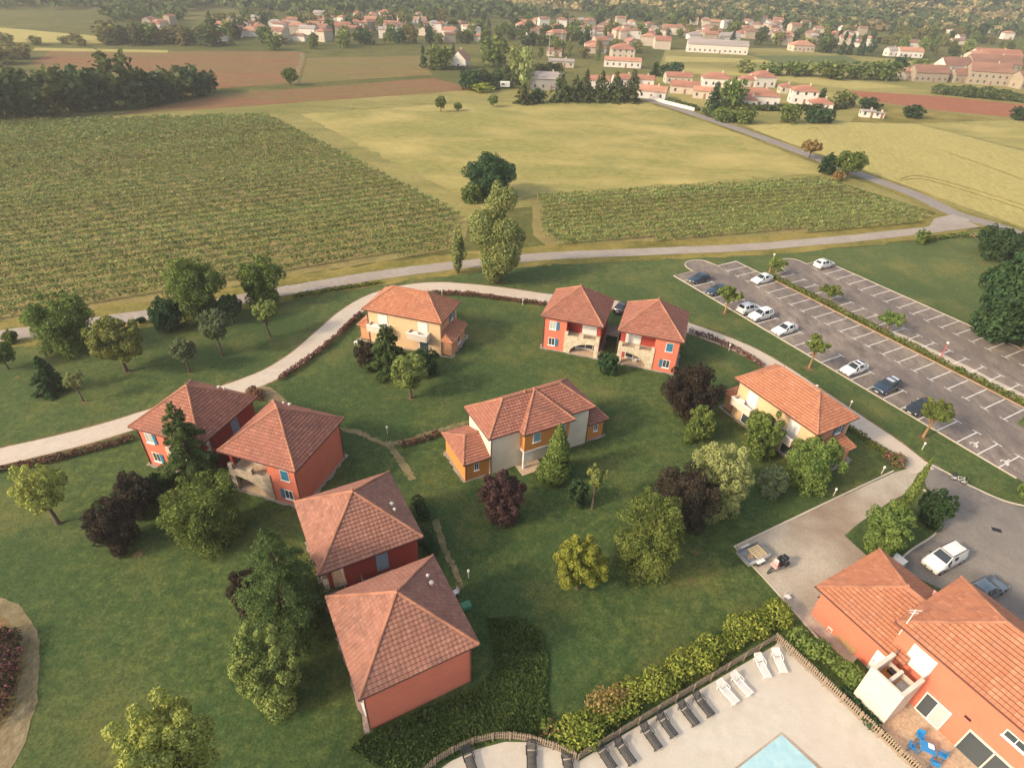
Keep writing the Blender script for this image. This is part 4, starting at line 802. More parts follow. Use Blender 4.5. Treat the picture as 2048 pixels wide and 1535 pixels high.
tree("round", 415, 1640, 1424, 186, .25, "lime", "bright pale green treetop rising at the bottom left edge", "tree", dens=1.1)
tree("loose", 118, 1048, 935, 106, .2, "lime", "faint pale yellow tree on the far left lawn", "tree", dens=.55)
tree("cypress", 1790, 1046, 917, 34, .0, "green", "tall narrow cypress leaning up beside the paved court", "cypress_tree", dens=1.3)
for u, v, vt, w_, lb in ((1549, 553, 521, 44, "small mulberry at the far end of the planted median"), (1449, 627, 579, 58, "small mulberry between the dark and white cars"), (1617, 737, 676, 54, "small mulberry tree beside the kerb with four empty bays"), (1655, 605, 576, 48, "second small mulberry along the planted median"), (1770, 667, 628, 58, "third small mulberry along the planted median"), (1845, 875, 806, 70, "small mulberry tree beside the black car")):
    tree("umbrella", u, v, vt, w_, .5, "green", lb, "mulberry_tree", group=g3, bark="bark_orange", dens=.9)
for u, v, vt, w_, lb in ((582, 171, 136, 34, "lone bright green tree on the edge of the ploughed field"), (882, 224, 193, 22, "thin shrub standing in the yellow grass, left of three"), (916, 222, 206, 18, "low bush standing in the yellow grass, middle of three"), (986, 214, 191, 22, "thin shrub standing in the yellow grass near the dark cedar")):
    tree("round", u, v, vt, w_, .1, "green", lb)

# hedges: leaf bands along a line
def hedge(name, line, w_, h_, leaf, label, cat="hedge", n_per_m=130, s=.24, second=None, group=None, z0=.12, lump=.25):
    rng = np.random.default_rng(abs(hash(label)) % 1000 if False else sum(map(ord, label))); pts = np.array([(p.x, p.y, 0) for p in line]); seg = np.linalg.norm(np.diff(pts, axis=0), axis=1); Lt = seg.sum(); k = max(6, int(Lt/(w_*.55))); cs = np.concatenate([[0], np.cumsum(seg)]); q = np.linspace(0, Lt, k)
    C = np.stack([np.interp(q, cs, pts[:, 0]), np.interp(q, cs, pts[:, 1]), np.full(k, h_*.5+z0)], 1)+rng.normal(size=(k, 3))*w_*.10; f = rng.uniform(1-lump, 1+lump, k); Rr = np.stack([w_*.62*f, w_*.62*f, h_*.56*f], 1)
    n = int(n_per_m*Lt); o = C[0].copy(); o[2] = 0; V, Q = leaves(C-o, Rr, n, s, rng, up=.5); V[:, 2] = np.maximum(V[:, 2], .05)
    T = thing(name, Vector(o), 0, label, cat, group)
    if second:
        msk = rng.random(n) < second[1]
        if len(second) > 2: mid = V.reshape(-1, 4, 3).mean(1); msk = np.sin(mid[:, 0]*.9+mid[:, 1]*.5)+rng.normal(size=n)*.35 > second[2]
        for mk, lf, nm in ((msk, second[0], "second_foliage"), (~msk, leaf, "foliage")):
            v2 = V.reshape(-1, 4, 3)[mk].reshape(-1, 3)
            if len(v2): link(bpy.data.objects.new(nm, np_mesh(nm, v2, np.arange(len(v2)).reshape(-1, 4), "leaf_"+lf)), T)
    else: link(bpy.data.objects.new("foliage", np_mesh("foliage", V, Q, "leaf_"+leaf)), T)
    st = MB()
    for c in C[::2]-o: st.tube([(c[0], c[1], 0), (c[0], c[1], h_*.6)], [.05, .02], 5, False)
    st.build("stem", "bark", T); return T
gh = "low hedges along the estate path"
for pts, lb, lf in (([(560, 762), (610, 728), (660, 690), (700, 652), (722, 632)], "low reddish hedge along the path left of the ochre house", "hedge_red"), ([(868, 590), (930, 592), (1000, 601), (1092, 612)], "low hedge along the path behind the ochre house", "hedge_red"),
                    ([(1380, 668), (1430, 684), (1480, 708), (1525, 736)], "low hedge along the path right of the paired houses", "hedge_red"), ([(1694, 858), (1735, 888), (1775, 915), (1795, 930)], "low dark hedge beside the path below the right ochre house", "hedge"),
                    ([(-20, 948), (60, 934), (130, 918), (200, 900), (270, 880)], "low reddish hedge along the path at the left edge", "hedge_red"), ([(804, 893), (840, 886), (876, 872)], "short red hedge left of the white house annex", "hedge_red")):
    hedge("low_hedge", catmull(px(pts), 6), .55, .75, lf, lb, n_per_m=110, s=.26, second=("red", .3) if lf == "hedge_red" else None, group=gh)
hedge("flowering_shrub", px([(1783, 925), (1797, 934)]), 1.3, 1.2, "hedge", "dark shrub with crimson blossom at the path corner", "bush", 500, .24, ("pink", .35))
hedge("flowering_shrub", px([(505, 788), (522, 800)]), 1.0, 1.0, "hedge_red", "reddish shrub where the footpath leaves the estate path", "bush", 400, .26)
hedge("flowering_shrub", px([(-10, 1290), (12, 1300), (24, 1330), (10, 1380), (-10, 1430)]), 1.7, 1.3, "purple", "flowering bush with pink blossom in the bed at the left edge", "bush", 420, .22, ("pink", .16))
hedge("median_hedge", [L(8, 17.1), L(30, 17.15), L(52, 17.3), L(69, 17.4)], .85, .75, "hedge", "long low green hedge on the strip between the parking bays", n_per_m=85, s=.30)
hedge("pool_hedge", catmull(px([(1140, 1478), (1210, 1432), (1290, 1382), (1370, 1334), (1450, 1290), (1545, 1238)]), 6), 1.75, 1.5, "yellow", "thick yellow green hedge along the pool fence", n_per_m=640, s=.22, second=("hedge", .28), lump=.28)
hedge("rust_bush", px([(1195, 1425), (1235, 1402)]), 1.5, 1.7, "autumn", "rust brown bush growing within the pool hedge", "bush", 500, .22)
hedge("border_hedge", catmull(px([(1595, 1290), (1640, 1322), (1680, 1350), (1700, 1372)]), 4), 1.5, 1.6, "green", "green shrubs between the side fence and the low wing", "bush", 420, .24)
hedge("border_hedge", px([(1690, 1392), (1740, 1450)]), .8, .6, "dark", "low plants along the foot of the cream enclosure", "bush", 260, .22)
hedge("rose_bush", px([(1092, 1462), (1118, 1478)]), 1.0, 1.0, "hedge", "small rose bush at the left end of the pool hedge", "bush", 260, .2, ("pink", .12))
hedge("wall_bush", px([(850, 1075), (862, 1105)]), 1.0, .9, "dark", "dark bush against the wall of the second red house", "bush", 260, .26)
hedge("wall_bush", px([(838, 1010), (850, 1040)]), 1.0, .9, "dark", "dark bush behind the corner of the second red house", "bush", 260, .26)
hedge("bank_hedge", catmull(px([(1850, 484), (1900, 476), (1950, 474)]), 4), 1.1, .8, "green", "rough hedge on the bank near the road junction", n_per_m=60, s=.4)
hedge("bank_hedge", catmull(px([(590, 596), (680, 580), (760, 568)]), 4), .7, .5, "hedge", "low scrub on the lane bank above the path curve", n_per_m=50, s=.35)
# tall unmown grass round the nearest house
rng = np.random.default_rng(8)
poly = [G(*q) for q in ((975, 1240), (1035, 1232), (1080, 1262), (1096, 1320), (1092, 1400), (1110, 1470), (1010, 1475), (930, 1500), (850, 1545), (760, 1540), (700, 1500), (730, 1470), (965, 1370), (990, 1330))]
def inside(P, poly):
    x, y = P[:, 0], P[:, 1]; c = np.zeros(len(P), bool); j = len(poly)-1
    for i in range(len(poly)):
        xi, yi, xj, yj = poly[i].x, poly[i].y, poly[j].x, poly[j].y; c ^= ((yi > y) != (yj > y)) & (x < (xj-xi)*(y-yi)/(yj-yi+1e-12)+xi); j = i
    return c
def tufts(name, poly, n, s, hgt, leaf, label, cat):
    P = np.array([(p.x, p.y) for p in poly]); q = rng.uniform(P.min(0), P.max(0), (n, 2)); q = q[inside(q, poly)]; m = len(q)
    p = np.stack([q[:, 0], q[:, 1], .1+rng.uniform(.15, 1, m)*hgt*.5], 1); nr = rng.normal(size=(m, 3)); nr[:, 2] *= .6; nr /= np.linalg.norm(nr, axis=1)[:, None]
    V, Q = quads(p, nr, s*rng.uniform(.6, 1.4, m), rng, .45); tag(link(bpy.data.objects.new(name, np_mesh(name, V, Q, "leaf_"+leaf))), label, cat, None, "stuff")
tufts("tall_grass", poly, 52000, .34, .5, "tall", "tall dark unmown grass around the nearest red house", "grass")

# ------------------------------------------------------------------ vineyards: one object per row
def ordinal(n): return "%d%s" % (n, "th" if 10 < n % 100 < 14 else {1: "st", 2: "nd", 3: "rd"}.get(n % 10, "th"))
def vine_rows(poly, d, spacing, n_per_m, s, label_mid, label_first, label_last, group):
    d = Vector((d.x, d.y, 0)).normalized(); nrm = Vector((-d.y, d.x, 0)); rng = np.random.default_rng(21)
    t = [p.dot(nrm) for p in poly]; t0, t1 = min(t), max(t); rows = []; k = 0
    while t0+1.0+k*spacing < t1-.5:
        off = t0+1.0+k*spacing; xs = []
        for i, a in enumerate(poly):
            b = poly[(i+1) % len(poly)]; ta, tb = a.dot(nrm)-off, b.dot(nrm)-off
            if ta*tb < 0: xs.append((a+(b-a)*(ta/(ta-tb))).dot(d))
        xs.sort()
        if len(xs) >= 2 and xs[-1]-xs[0] > 6: rows.append((off, xs[0]+1.2, xs[-1]-1.2))
        k += 1
    rows.sort(key=lambda r_: (nrm*r_[0]+d*(r_[1]+r_[2])/2).length)
    for i, (off, a, b) in enumerate(rows):
        o = nrm*off+d*a; Lr = b-a; dist = (o+d*Lr/2).length; n = int(n_per_m*Lr*min(1, 130/dist)**.7); x = rng.uniform(0, Lr, n); g = np.sin(x*2.1+rng.uniform(0, 6))*.45+np.sin(x*.55+i*1.3)*.4+np.sin(x*.17+i*2.1)*.45+rng.normal(size=n)*.35
        x = x[g > -1.02]; n = len(x); z = .25+rng.beta(1.8, 1.3, n)*1.3*(1+.18*np.sin(x*1.3+i)); y = rng.normal(size=n)*.18+.04*np.sin(x*.35+i)
        p = np.stack([x, y, z], 1); nr = rng.normal(size=(n, 3)); nr[:, 2] = abs(nr[:, 2])+.2; nr /= np.linalg.norm(nr, axis=1)[:, None]; V, Q = quads(p, nr, s*max(1, dist/150)**.5*rng.uniform(.6, 1.5, n), rng, 1.1)
        T = thing("vine_row", Vector((o.x, o.y, .05)), math.atan2(d.y, d.x), label_first if i == 0 else label_last if i == len(rows)-1 else ordinal(i+1)+label_mid, "vines", group)
        link(bpy.data.objects.new("foliage", np_mesh("foliage", V, Q, "leaf_vine")), T)
        mb = MB()
        for xx in np.arange(0, Lr, 5.5): mb.box(xx-.04, xx+.04, -.04, .04, 0, 1.75)
        tag(mb.build("posts", "timber_grey", T), kind="stuff")
VL = px([(-400, 268), (0, 247), (540, 232), (930, 430), (905, 503), (620, 542), (300, 600), (0, 648), (-175, 682)])
vine_rows(VL, G(600, 545)-G(0, 648), 3.1, 52, .31, " vine row from the lane in the large left vineyard", "nearest vine row of the large vineyard along the lane", "farthest vine row of the large left vineyard", "vine rows of the large left vineyard")
VR = px([(1066, 400), (1200, 386), (1636, 358), (1860, 432), (1842, 450), (1560, 471), (1240, 488), (1108, 494), (1072, 470)])
vine_rows(VR, Vector((math.cos(.32), math.sin(.32), 0)), 2.5, 44, .33, " vine row from the lane in the small right vineyard", "nearest vine row of the small vineyard beside the lane", "farthest vine row of the small vineyard below the meadow", "vine rows of the small right vineyard")

# ------------------------------------------------------------------ far trees (copies of a few shapes) and woods
def GT(u, v):
    p = G(u, v)
    for _ in range(6): p = G(u, v, float(hz(p.x, p.y)))
    return p
PROTO = {}
def proto(kind, leaf, i):
    k = (kind, leaf, i)
    if k not in PROTO:
        rng = np.random.default_rng(i*17+len(kind)+len(leaf)); 
        if kind == "conifer": V, Q = conifer_leaves(1., .58, .0, 900, .14, rng)
        elif kind in ("poplar", "cypress"): C, R = crown_blobs(kind, 1., .5, .03, rng); V, Q = leaves(C, R, 380, .14, rng)
        else: C, R = crown_blobs("round", 1., .5, .0, rng); V, Q = leaves(C, R, 520, .16, rng)
        V[:, 2] = np.maximum(V[:, 2], 0)
        mb = MB().tube([(0, 0, 0), (0, 0, .5)], [.035, .015], 5); nv = len(V); V = np.vstack([V, np.array(mb.v)]); me = bpy.data.meshes.new("far_tree")
        me.from_pydata(V.tolist(), [], Q.tolist()+[tuple(j+nv for j in f) for f in mb.f if len(f) == 4]); me.materials.append(MATS["leaf_"+leaf]); me.materials.append(MATS["bark"])
        mi = [0]*len(Q)+[1]*(len(me.polygons)-len(Q)); me.polygons.foreach_set("material_index", mi); PROTO[k] = me
    return PROTO[k]
RF = random.Random(11)
def far_tree(u, vb, vt, wpx, kind="round", leaf="green", label=None, group=None, name=None, cat="tree", hh=None):
    p = GT(u, vb); h = hh or max(1.5, zat(p, vt)-p.z if p.z < 1 else (vb-vt)*mpp(p)*1.04); r = wpx*mpp(p)
    o = bpy.data.objects.new(name or {"conifer": "conifer_tree", "poplar": "poplar_tree", "cypress": "cypress_tree"}.get(kind, "tree"), proto(kind, leaf, RF.randrange(4)))
    o.location = p; o.scale = (r, r, h); o.rotation_euler = (0, 0, RF.uniform(0, 6.28)); COL.objects.link(o); return tag(o, label, cat, group)
for i, (u, vb, vt, w_) in enumerate([(-40, 240, 135, 110), (20, 236, 136, 95), (72, 234, 150, 84), (118, 230, 143, 92), (165, 224, 138, 92), (206, 216, 142, 76), (250, 214, 106, 92), (288, 212, 140, 84), (322, 204, 148, 66), (352, 198, 136, 76), (386, 192, 132, 66), (416, 184, 143, 44), (45, 200, 128, 80), (140, 196, 134, 70)]):
    far_tree(u, vb, vt, w_, leaf="dark" if i % 3 else "forest_dark", label="tallest dark tree of the wood on the left edge" if i == 6 else "right end tree of the dark wood on the left edge" if i == 11 else ordinal(sorted([-40, 20, 72, 118, 165, 206, 250, 288, 322, 352, 386, 416, 45, 140]).index(u)+1)+" dark tree from the left in the wood on the left edge", group="trees of the wood on the left edge")
xs = [1121, 1150, 1170, 1200, 1229, 1261]
for i, u in enumerate(xs): far_tree(u, 204, (137, 148, 137, 140, 141, 136)[i], (44, 34, 38, 40, 46, 42)[i], "conifer", "forest_dark", ("first", "second", "third", "fourth", "fifth", "sixth")[i]+" dark spruce from the left in the row before the village", "row of dark spruces before the village")
for u, vb, vt, w_, k, lf, lb in ((1052, 178, 94, 44, "poplar", "pale", "tall pale poplar left of the grey barn"), (1048, 208, 166, 42, "conifer", "forest_dark", "dark cedar in front of the pale poplar"), (1075, 206, 178, 36, "round", "dark", "dark low bush right of the dark cedar"), (941, 180, 140, 46, "round", "dark", "dark round tree at the end of the tall hedge"), (988, 134, 74, 60, "round", "green", "big bright green tree beside the white gabled house"), (880, 138, 90, 52, "round", "green", "rounded tree left of the white gabled house"), (847, 136, 90, 19, "cypress", "dark", "narrow dark tree at the field corner left of the white house"), (1024, 176, 142, 14, "conifer", "grey", "small blue grey spruce beside the white caravan"), (994, 180, 147, 18, "conifer", "dark", "little dark conifer left of the white caravan"), (965, 184, 166, 46, "round", "yellow", "yellow green bush before the tall hedge"), (907, 118, 82, 14, "cypress", "dark", "dark narrow tree behind the white gabled house"), (1035, 140, 92, 40, "round", "light", "light tree behind the grey barn"),
   (1425, 218, 162, 34, "conifer", "dark", "dark conifer at the corner of the roadside garden"), (1462, 216, 154, 52, "round", "green", "tall green tree left of the big red roofed house"), (1446, 243, 214, 36, "round", "green", "small tree in the orchard row nearest the road"), (1485, 245, 214, 44, "round", "green", "second small tree in the orchard row by the hedge"), (1576, 246, 208, 40, "round", "green", "vase shaped tree in the orchard below the red roofs"), (1622, 246, 218, 34, "round", "dark", "dark orchard tree left of a pair"), (1648, 246, 216, 38, "round", "dark", "dark orchard tree right of a pair"), (1684, 213, 182, 46, "round", "green", "rounded garden tree right of the pale blocky house"), (1735, 220, 196, 48, "round", "dark", "dark tree above the white hut"), (1825, 236, 210, 42, "round", "dark", "solitary dark round tree by the red field"), (2036, 240, 214, 40, "round", "dark", "dark bush at the right edge by the red field"), (1641, 205, 174, 26, "conifer", "dark", "dark conifer behind the red roofed shed"), (1650, 218, 195, 22, "round", "light", "pale bush beside the red roofed shed"), (1310, 152, 122, 24, "conifer", "dark", "dark tree above the bungalow row"), (1330, 154, 128, 30, "round", "dark", "dark tree behind the bungalow row"), (1352, 146, 124, 30, "round", "dark", "dark tree at the field edge behind the bungalows"),
   (1490, 146, 118, 38, "round", "pale", "pale tree at the left end of the field hedgerow"), (1540, 150, 124, 46, "round", "green", "second tree of the field hedgerow"), (1585, 152, 122, 42, "round", "green", "third tree of the field hedgerow"), (1618, 152, 124, 40, "round", "light", "fourth tree of the field hedgerow"), (1660, 158, 120, 62, "round", "green", "largest tree of the field hedgerow"), (1712, 158, 122, 50, "round", "green", "tree right of the largest hedgerow tree"), (1765, 160, 120, 62, "round", "green", "tree at the right end of the field hedgerow"), (1795, 146, 112, 36, "round", "dark", "dark tree behind the farm yard"), (1840, 140, 116, 34, "round", "light", "light tree beside the farm barn"),
   (1681, 110, 62, 17, "cypress", "dark", "leftmost of four dark cypresses by the churchyard"), (1697, 110, 66, 16, "cypress", "dark", "second of four dark cypresses by the churchyard"), (1719, 112, 64, 20, "cypress", "dark", "third of four dark cypresses by the churchyard"), (1738, 106, 64, 18, "cypress", "dark", "rightmost of four dark cypresses by the churchyard")):
    far_tree(u, vb, vt, w_, k, lf, lb)
for i, (u, vb, vt, w_) in enumerate([(8, 128, 92, 60), (40, 118, 84, 50), (12, 92, 66, 36), (72, 90, 72, 26), (130, 88, 72, 22), (152, 84, 66, 26), (164, 92, 76, 22)]): far_tree(u, vb, vt, w_, leaf="forest", label=ordinal([12, 8, 40, 72, 130, 152, 164].index(u)+1)+" scattered field tree from the left near the upper left yellow strip", group="field trees at the upper left")
for i, u in enumerate(sorted(215+RF.random()*225 for _ in range(26))):
    far_tree(u, 72+RF.random()*20, 40+RF.random()*16, RF.uniform(30, 52), RF.choice(["round", "round", "round", "conifer"]), RF.choice(["forest", "forest_dark", "green"]), ordinal(i+1)+" tree from the left in the grove left of the village", "grove left of the village")
far_tree(428, 82, 20, 34, "conifer", "forest_dark", "tall dark fir rising from the grove left of the village")
BANDS = [(440, 640, 40, 100, 26, "trees among the houses at the village left end"), (640, 860, 34, 98, 44, "trees among the houses left of the village centre"), (860, 1060, 40, 92, 30, "trees behind the white gabled house"), (1040, 1310, 44, 120, 46, "trees among the houses in the village centre"), (1310, 1620, 44, 92, 40, "trees among the houses right of the village centre"), (1600, 1790, 50, 108, 26, "trees near the churchyard"), (1780, 2070, 62, 112, 44, "trees behind the farm at the right edge")]
for u0, u1, v0, v1, n, lb in BANDS:
    n = int(n*1.3)
    for i, u in enumerate(sorted(RF.uniform(u0, u1) for _ in range(n))):
        v = RF.uniform(v0, v1); m_ = mpp(GT(u, v)); h = RF.uniform(4.5, 11); kd = RF.choices(["round", "conifer", "cypress", "poplar"], [8, 1.6, .8, .8])[0]
        far_tree(u, v, 0, (RF.uniform(5, 10.5) if kd in ("round",) else RF.uniform(3, 6))/m_, kd, RF.choice(["forest", "forest_dark", "dark", "green", "green", "light"]), {"round": "green", "conifer": "pointed", "cypress": "narrow", "poplar": "tall slim"}[kd]+" tree, %s from left, " % ordinal(i+1)+lb, lb, hh=h)
# woods that read as one mass, hill and valley
def wood(name, n, dist, umin, umax, vfun, leaf, label, seed, rs=(4.5, 8.5)):
    rng = np.random.default_rng(seed); d = rng.uniform(dist[0]**2, dist[1]**2, n)**.5; a = rng.uniform(-.80, .80, n)+math.pi/2; x, y = np.cos(a)*d, np.sin(a)*d; z = hz(x, y)
    q = np.stack([x, y, z-HC], 1); dp = q@FW; u = 1024+FPX*(q@RT)/dp; v = 767.5-FPX*(q@UPV)/dp
    ok = (u > umin) & (u < umax) & (v < vfun(u)) & (v > -130) & (dp > 10); gap = np.sin(x*.012+seed)*np.sin(y*.009)+.5*np.sin(x*.03+y*.021) > -.75; ok &= gap
    x, y, z, dd = x[ok], y[ok], z[ok], d[ok]; k = len(x); r = rng.uniform(*rs, k)*(.8+.35*dd/1500); C = np.stack([x, y, z+r*.55], 1); R = np.stack([r, r, r*1.0], 1); m = k*11
    kk = np.repeat(np.arange(k), 11); dr = rng.normal(size=(m, 3)); dr[:, 2] = abs(dr[:, 2])*1.1; dr /= np.linalg.norm(dr, axis=1)[:, None]; p = C[kk]+dr*R[kk]*rng.uniform(.6, 1.05, (m, 1)); nr = dr+rng.normal(size=(m, 3))*.5; nr /= np.linalg.norm(nr, axis=1)[:, None]
    V, Q = quads(p, nr, r[kk]*rng.uniform(.8, 1.3, m), rng, 1.2); tag(link(bpy.data.objects.new(name, np_mesh(name, V, Q, "leaf_"+leaf))), label, "woodland", None, "stuff")
vb = lambda u: np.interp(u, [-100, 0, 205, 215, 350, 450, 700, 1000, 1250, 1500, 1700, 2060], [18, 20, 20, 60, 52, 42, 30, 38, 42, 44, 62, 72])
wood("valley_wood", 8000, (560, 1250), -120, 2170, vb, "forest_dark", "dark wood behind the village across the valley", 4, (3.6, 6.5)); wood("hill_wood", 40000, (800, 3300), -120, 2170, vb, "hill", "olive brown forest covering the hillside beyond the village", 7, (3.4, 6.2))

# ------------------------------------------------------------------ village houses
def far_house(u, v, wpx, ratio=.7, h=3.2, deg=0, wall="far_white", rf="far_roof_red", style="gable", label=None, group=None, rise=None, wins=True, name="village_house", cat="house", wm=None):
    p = GT(u, v); w_ = wm or wpx*mpp(p); d_ = w_*ratio; a, b = w_/2, d_/2; H = thing(name, p, math.radians(deg), label, cat, group); rise = rise or b*.55
    MB().box(-a, a, -b, b, 0, h).build("wall", wall, H); o = .45; r = MB(); e = h-.02
    if style == "hip":
        rl = max(.2, a-b); vs = [(-a-o, -b-o, e), (a+o, -b-o, e), (a+o, b+o, e), (-a-o, b+o, e), (-rl, 0, e+rise), (rl, 0, e+rise)]; r.add(vs, [(0, 1, 5, 4), (1, 2, 5), (2, 3, 4, 5), (3, 0, 4), (0, 3, 2, 1)])
    else:
        vs = [(-a-o*.4, -b-o, e), (a+o*.4, -b-o, e), (a+o*.4, b+o, e), (-a-o*.4, b+o, e), (-a-o*.4, 0, e+rise), (a+o*.4, 0, e+rise)]; r.add(vs, [(0, 1, 5, 4), (2, 3, 4, 5), (0, 3, 2, 1)])
        g = MB(); g.add([(-a, -b, h), (-a, b, h), (-a, 0, h+rise*.9)], [(0, 1, 2)]); g.add([(a, -b, h), (a, b, h), (a, 0, h+rise*.9)], [(0, 1, 2)]); g.build("gable", wall, H)
    R = r.build("roof", rf, H)
    if wins:
        c = MB().box(a*.3, a*.3+.6, -.3, .3, h+rise*.5, h+rise+.7); c.build("chimney", "far_cream", R); n = max(2, int(w_/3.2))
        for st in range(max(1, int(h/2.6))):
            z = 1.0+st*2.7
            for i in range(n):
                x = -a+w_*(i+.5)/n; dr = st == 0 and i == n//2
                box_part(H, "door" if dr else "window", "pane" if not dr else "far_roof_brown", x-.45, x+.45, -b-.05, -b-.005, .1 if dr else z, 2.1 if dr else z+1.2)
            y = 0; box_part(H, "window", "pane", -a-.05, -a-.005, y-.5, y+.5, z, z+1.2); box_part(H, "window", "pane", a+.005, a+.05, y-.5, y+.5, z, z+1.2)
    return H
gv = "village houses that stand out"
for a in (
 (921, 136, 34, .9, 4.2, 80, "far_white", "far_roof_orange", "gable", "white gabled house beside the big green tree", 4.2),
 (1093, 178, 64, .45, 4.5, 3, "far_grey", "far_roof_grey", "gable", "long grey barn behind the spruces", 2.6, "barn", "barn"),
 (1194, 176, 46, .6, 3.6, 0, "far_white", "far_roof_red", "gable", "white house seen between the second and fourth spruce"),
 (1247, 172, 46, .6, 3.4, 4, "far_white", "far_roof_red", "gable", "white house seen between the fifth and sixth spruce"),
 (1286, 172, 40, .6, 3.2, -8, "far_white", "far_roof_red", "gable", "red roofed house right of the last spruce"),
 (1304, 196, 56, .6, 3.1, -20, "far_white", "far_roof_orange", "gable", "white bungalow with bright orange roof at the road end"),
 (1368, 186, 56, .55, 3.2, -10, "far_cream", "far_roof_red", "gable", "cream house with a long red roof behind the roadside garden"),
 (1408, 196, 46, .55, 3.1, -14, "far_cream", "far_roof_orange", "gable", "low orange roofed house left of the dark conifer"),
 (1354, 166, 52, .5, 3.2, 2, "far_cream", "far_roof_red", "gable", "cream house behind the long red roofed one"),
 (1430, 172, 56, .6, 3.8, -6, "far_white", "far_roof_red", "hip", "white hipped house behind the tall green tree"),
 (1520, 172, 44, .8, 4.6, 10, "far_white", "far_roof_red", "hip", "tall white house with small red hip roof"),
 (1492, 172, 30, .8, 3.2, 0, "far_cream", "far_roof_red", "hip", "little house with dark red roof left of the tall white house"),
 (1512, 210, 76, .55, 4.2, -4, "far_white", "far_roof_red", "hip", "large white house with broad red roofs behind the orchard"),
 (1496, 214, 26, .8, 3.0, -4, "far_white", "far_roof_red", "hip", "white front wing of the large red roofed house"),
 (1602, 206, 48, .7, 5.2, -6, "far_white", "far_roof_red", "hip", "pale blocky two storey house with red hip roof"),
 (1568, 186, 24, .8, 3., 0, "far_cream", "far_roof_red", "hip", "little garage with orange roof left of the pale blocky house"),
 (1638, 218, 42, .7, 2.6, -8, "far_white", "far_roof_red", "hip", "low house with red porch below the dark conifer"),
 (1732, 234, 26, .6, 2.4, -8, "far_white", "far_roof_grey", "gable", "white hut in the field below the dark tree", .5, "hut", "hut"), (1755, 236, 18, .7, 2.0, -8, "far_white", "far_roof_grey", "gable", "small white hut right of the larger white hut", .4, "hut", "hut"),
 (1244, 134, 72, .3, 3.4, -3, "far_white", "far_roof_orange", "gable", "long low white house with orange roof in the village centre"),
 (1243, 116, 46, .7, 5.2, 0, "far_cream", "far_roof_red", "hip", "tall house with dark ground floor openings above the long low one"),
 (1190, 106, 40, .6, 3.6, 5, "far_cream", "far_roof_orange", "hip", "orange roofed house left of the tall village house"),
 (1108, 112, 30, .6, 3.0, 0, "far_cream", "far_roof_brown", "gable", "brown roofed sheds behind the flag poles"), (1122, 134, 50, .3, 3.0, 0, "far_cream", "far_roof_grey", "gable", "long pale building behind the grey barn"),
 (1812, 158, 34, .8, 4.0, 20, "far_cream", "far_roof_red", "hip", "orange roofed farmhouse at the left of the farm"),
 (1851, 162, 70, .4, 4.6, 5, "far_stone", "far_roof_brown", "gable", "long stone barn with brown roof before the farm", 3.5, "barn", "barn"), (1898, 152, 62, .5, 6, 12, "far_white", "far_roof_brown", "gable", "white walled barn with steep gable in the farm", 4, "barn", "barn"),
 (1914, 164, 36, .7, 4, 8, "far_stone", "far_roof_brown", "gable", "small stone outbuilding beside the long barn", 3), (1966, 168, 72, .45, 6.5, -12, "far_stone", "far_roof_brown", "gable", "big stone barn nearest the right edge", 4, "barn", "barn"),
 (1975, 148, 100, .35, 6, 3, "far_stone", "far_roof_brown", "gable", "longest brown roofed barn at the back of the farm", 4.5, "barn", "barn"), (2046, 176, 50, .7, 5, 10, "far_stone", "far_roof_brown", "gable", "stone farm building cut by the right edge", 3.5), (1934, 140, 40, .7, 5, 0, "far_cream", "far_roof_red", "hip", "red hipped farm roof behind the white barn"),
 (1985, 124, 84, .4, 5, -6, "far_cream", "far_roof_red", "gable", "long pale manor with red roof above the farm"), (1948, 126, 40, .6, 5, 14, "far_cream", "far_roof_orange", "gable", "pale house left of the long manor"),
 (1432, 106, 118, .16, 5, -4, "far_white", "far_roof_grey", "gable", "long white sports hall behind the yellow field", 3, "sports_hall", "hall"),
 (1815, 114, 46, .5, 4, -4, "far_white", "far_roof_orange", "gable", "white house right of the churchyard cypresses"), (1780, 112, 22, .8, 4, 10, "far_white", "far_roof_grey", "gable", "small pale house beside the cypresses"), (1600, 102, 44, .6, 4, 8, "far_cream", "far_roof_orange", "hip", "cream house with orange roof behind the sports field"), (1455, 84, 40, .6, 4, 5, "far_white", "far_roof_grey", "gable", "white house above the sports hall")):
    kw = {}
    if len(a) > 10: kw["rise"] = a[10]
    if len(a) > 11: kw["name"], kw["cat"] = a[11], a[12]
    far_house(*a[:10], group=gv, **kw)
HB = [(295, 345, 46, 62, 4, "houses left of the tall fir"), (440, 650, 50, 84, 26, "houses at the village left end"), (640, 860, 38, 78, 30, "houses left of the village centre"), (850, 960, 58, 88, 12, "houses behind the white gabled house"), (1030, 1180, 48, 84, 16, "houses behind the grey barn"), (1160, 1330, 48, 100, 22, "houses in the village centre"), (1330, 1560, 44, 86, 26, "houses above the sports hall"), (1540, 1700, 36, 92, 18, "houses at the foot of the hill"), (1690, 2040, 42, 104, 14, "houses scattered on the hill foot")]
for u0, u1, v0, v1, n, lb in HB:
    n = int(n*1.45)
    for i, u in enumerate(sorted(RF.uniform(u0, u1) for _ in range(n))):
        v = RF.uniform(v0, v1); wc = RF.choice(["white", "white", "cream", "cream", "stone"]); rc = RF.choice(["red", "orange", "red", "brown", "brown", "grey"])
        far_house(u, v, 0, RF.uniform(.5, .85), RF.choice([3.0, 3.4, 5.4, 5.8]), RF.uniform(-25, 25)+RF.choice([0, 0, 90]), "far_"+wc, "far_roof_"+rc, RF.choice(["gable", "hip"]), "%s house, %s roof, %s from left, " % (wc, rc, ordinal(i+1))+lb, lb, wins=False, wm=RF.uniform(6.5, 11.5))
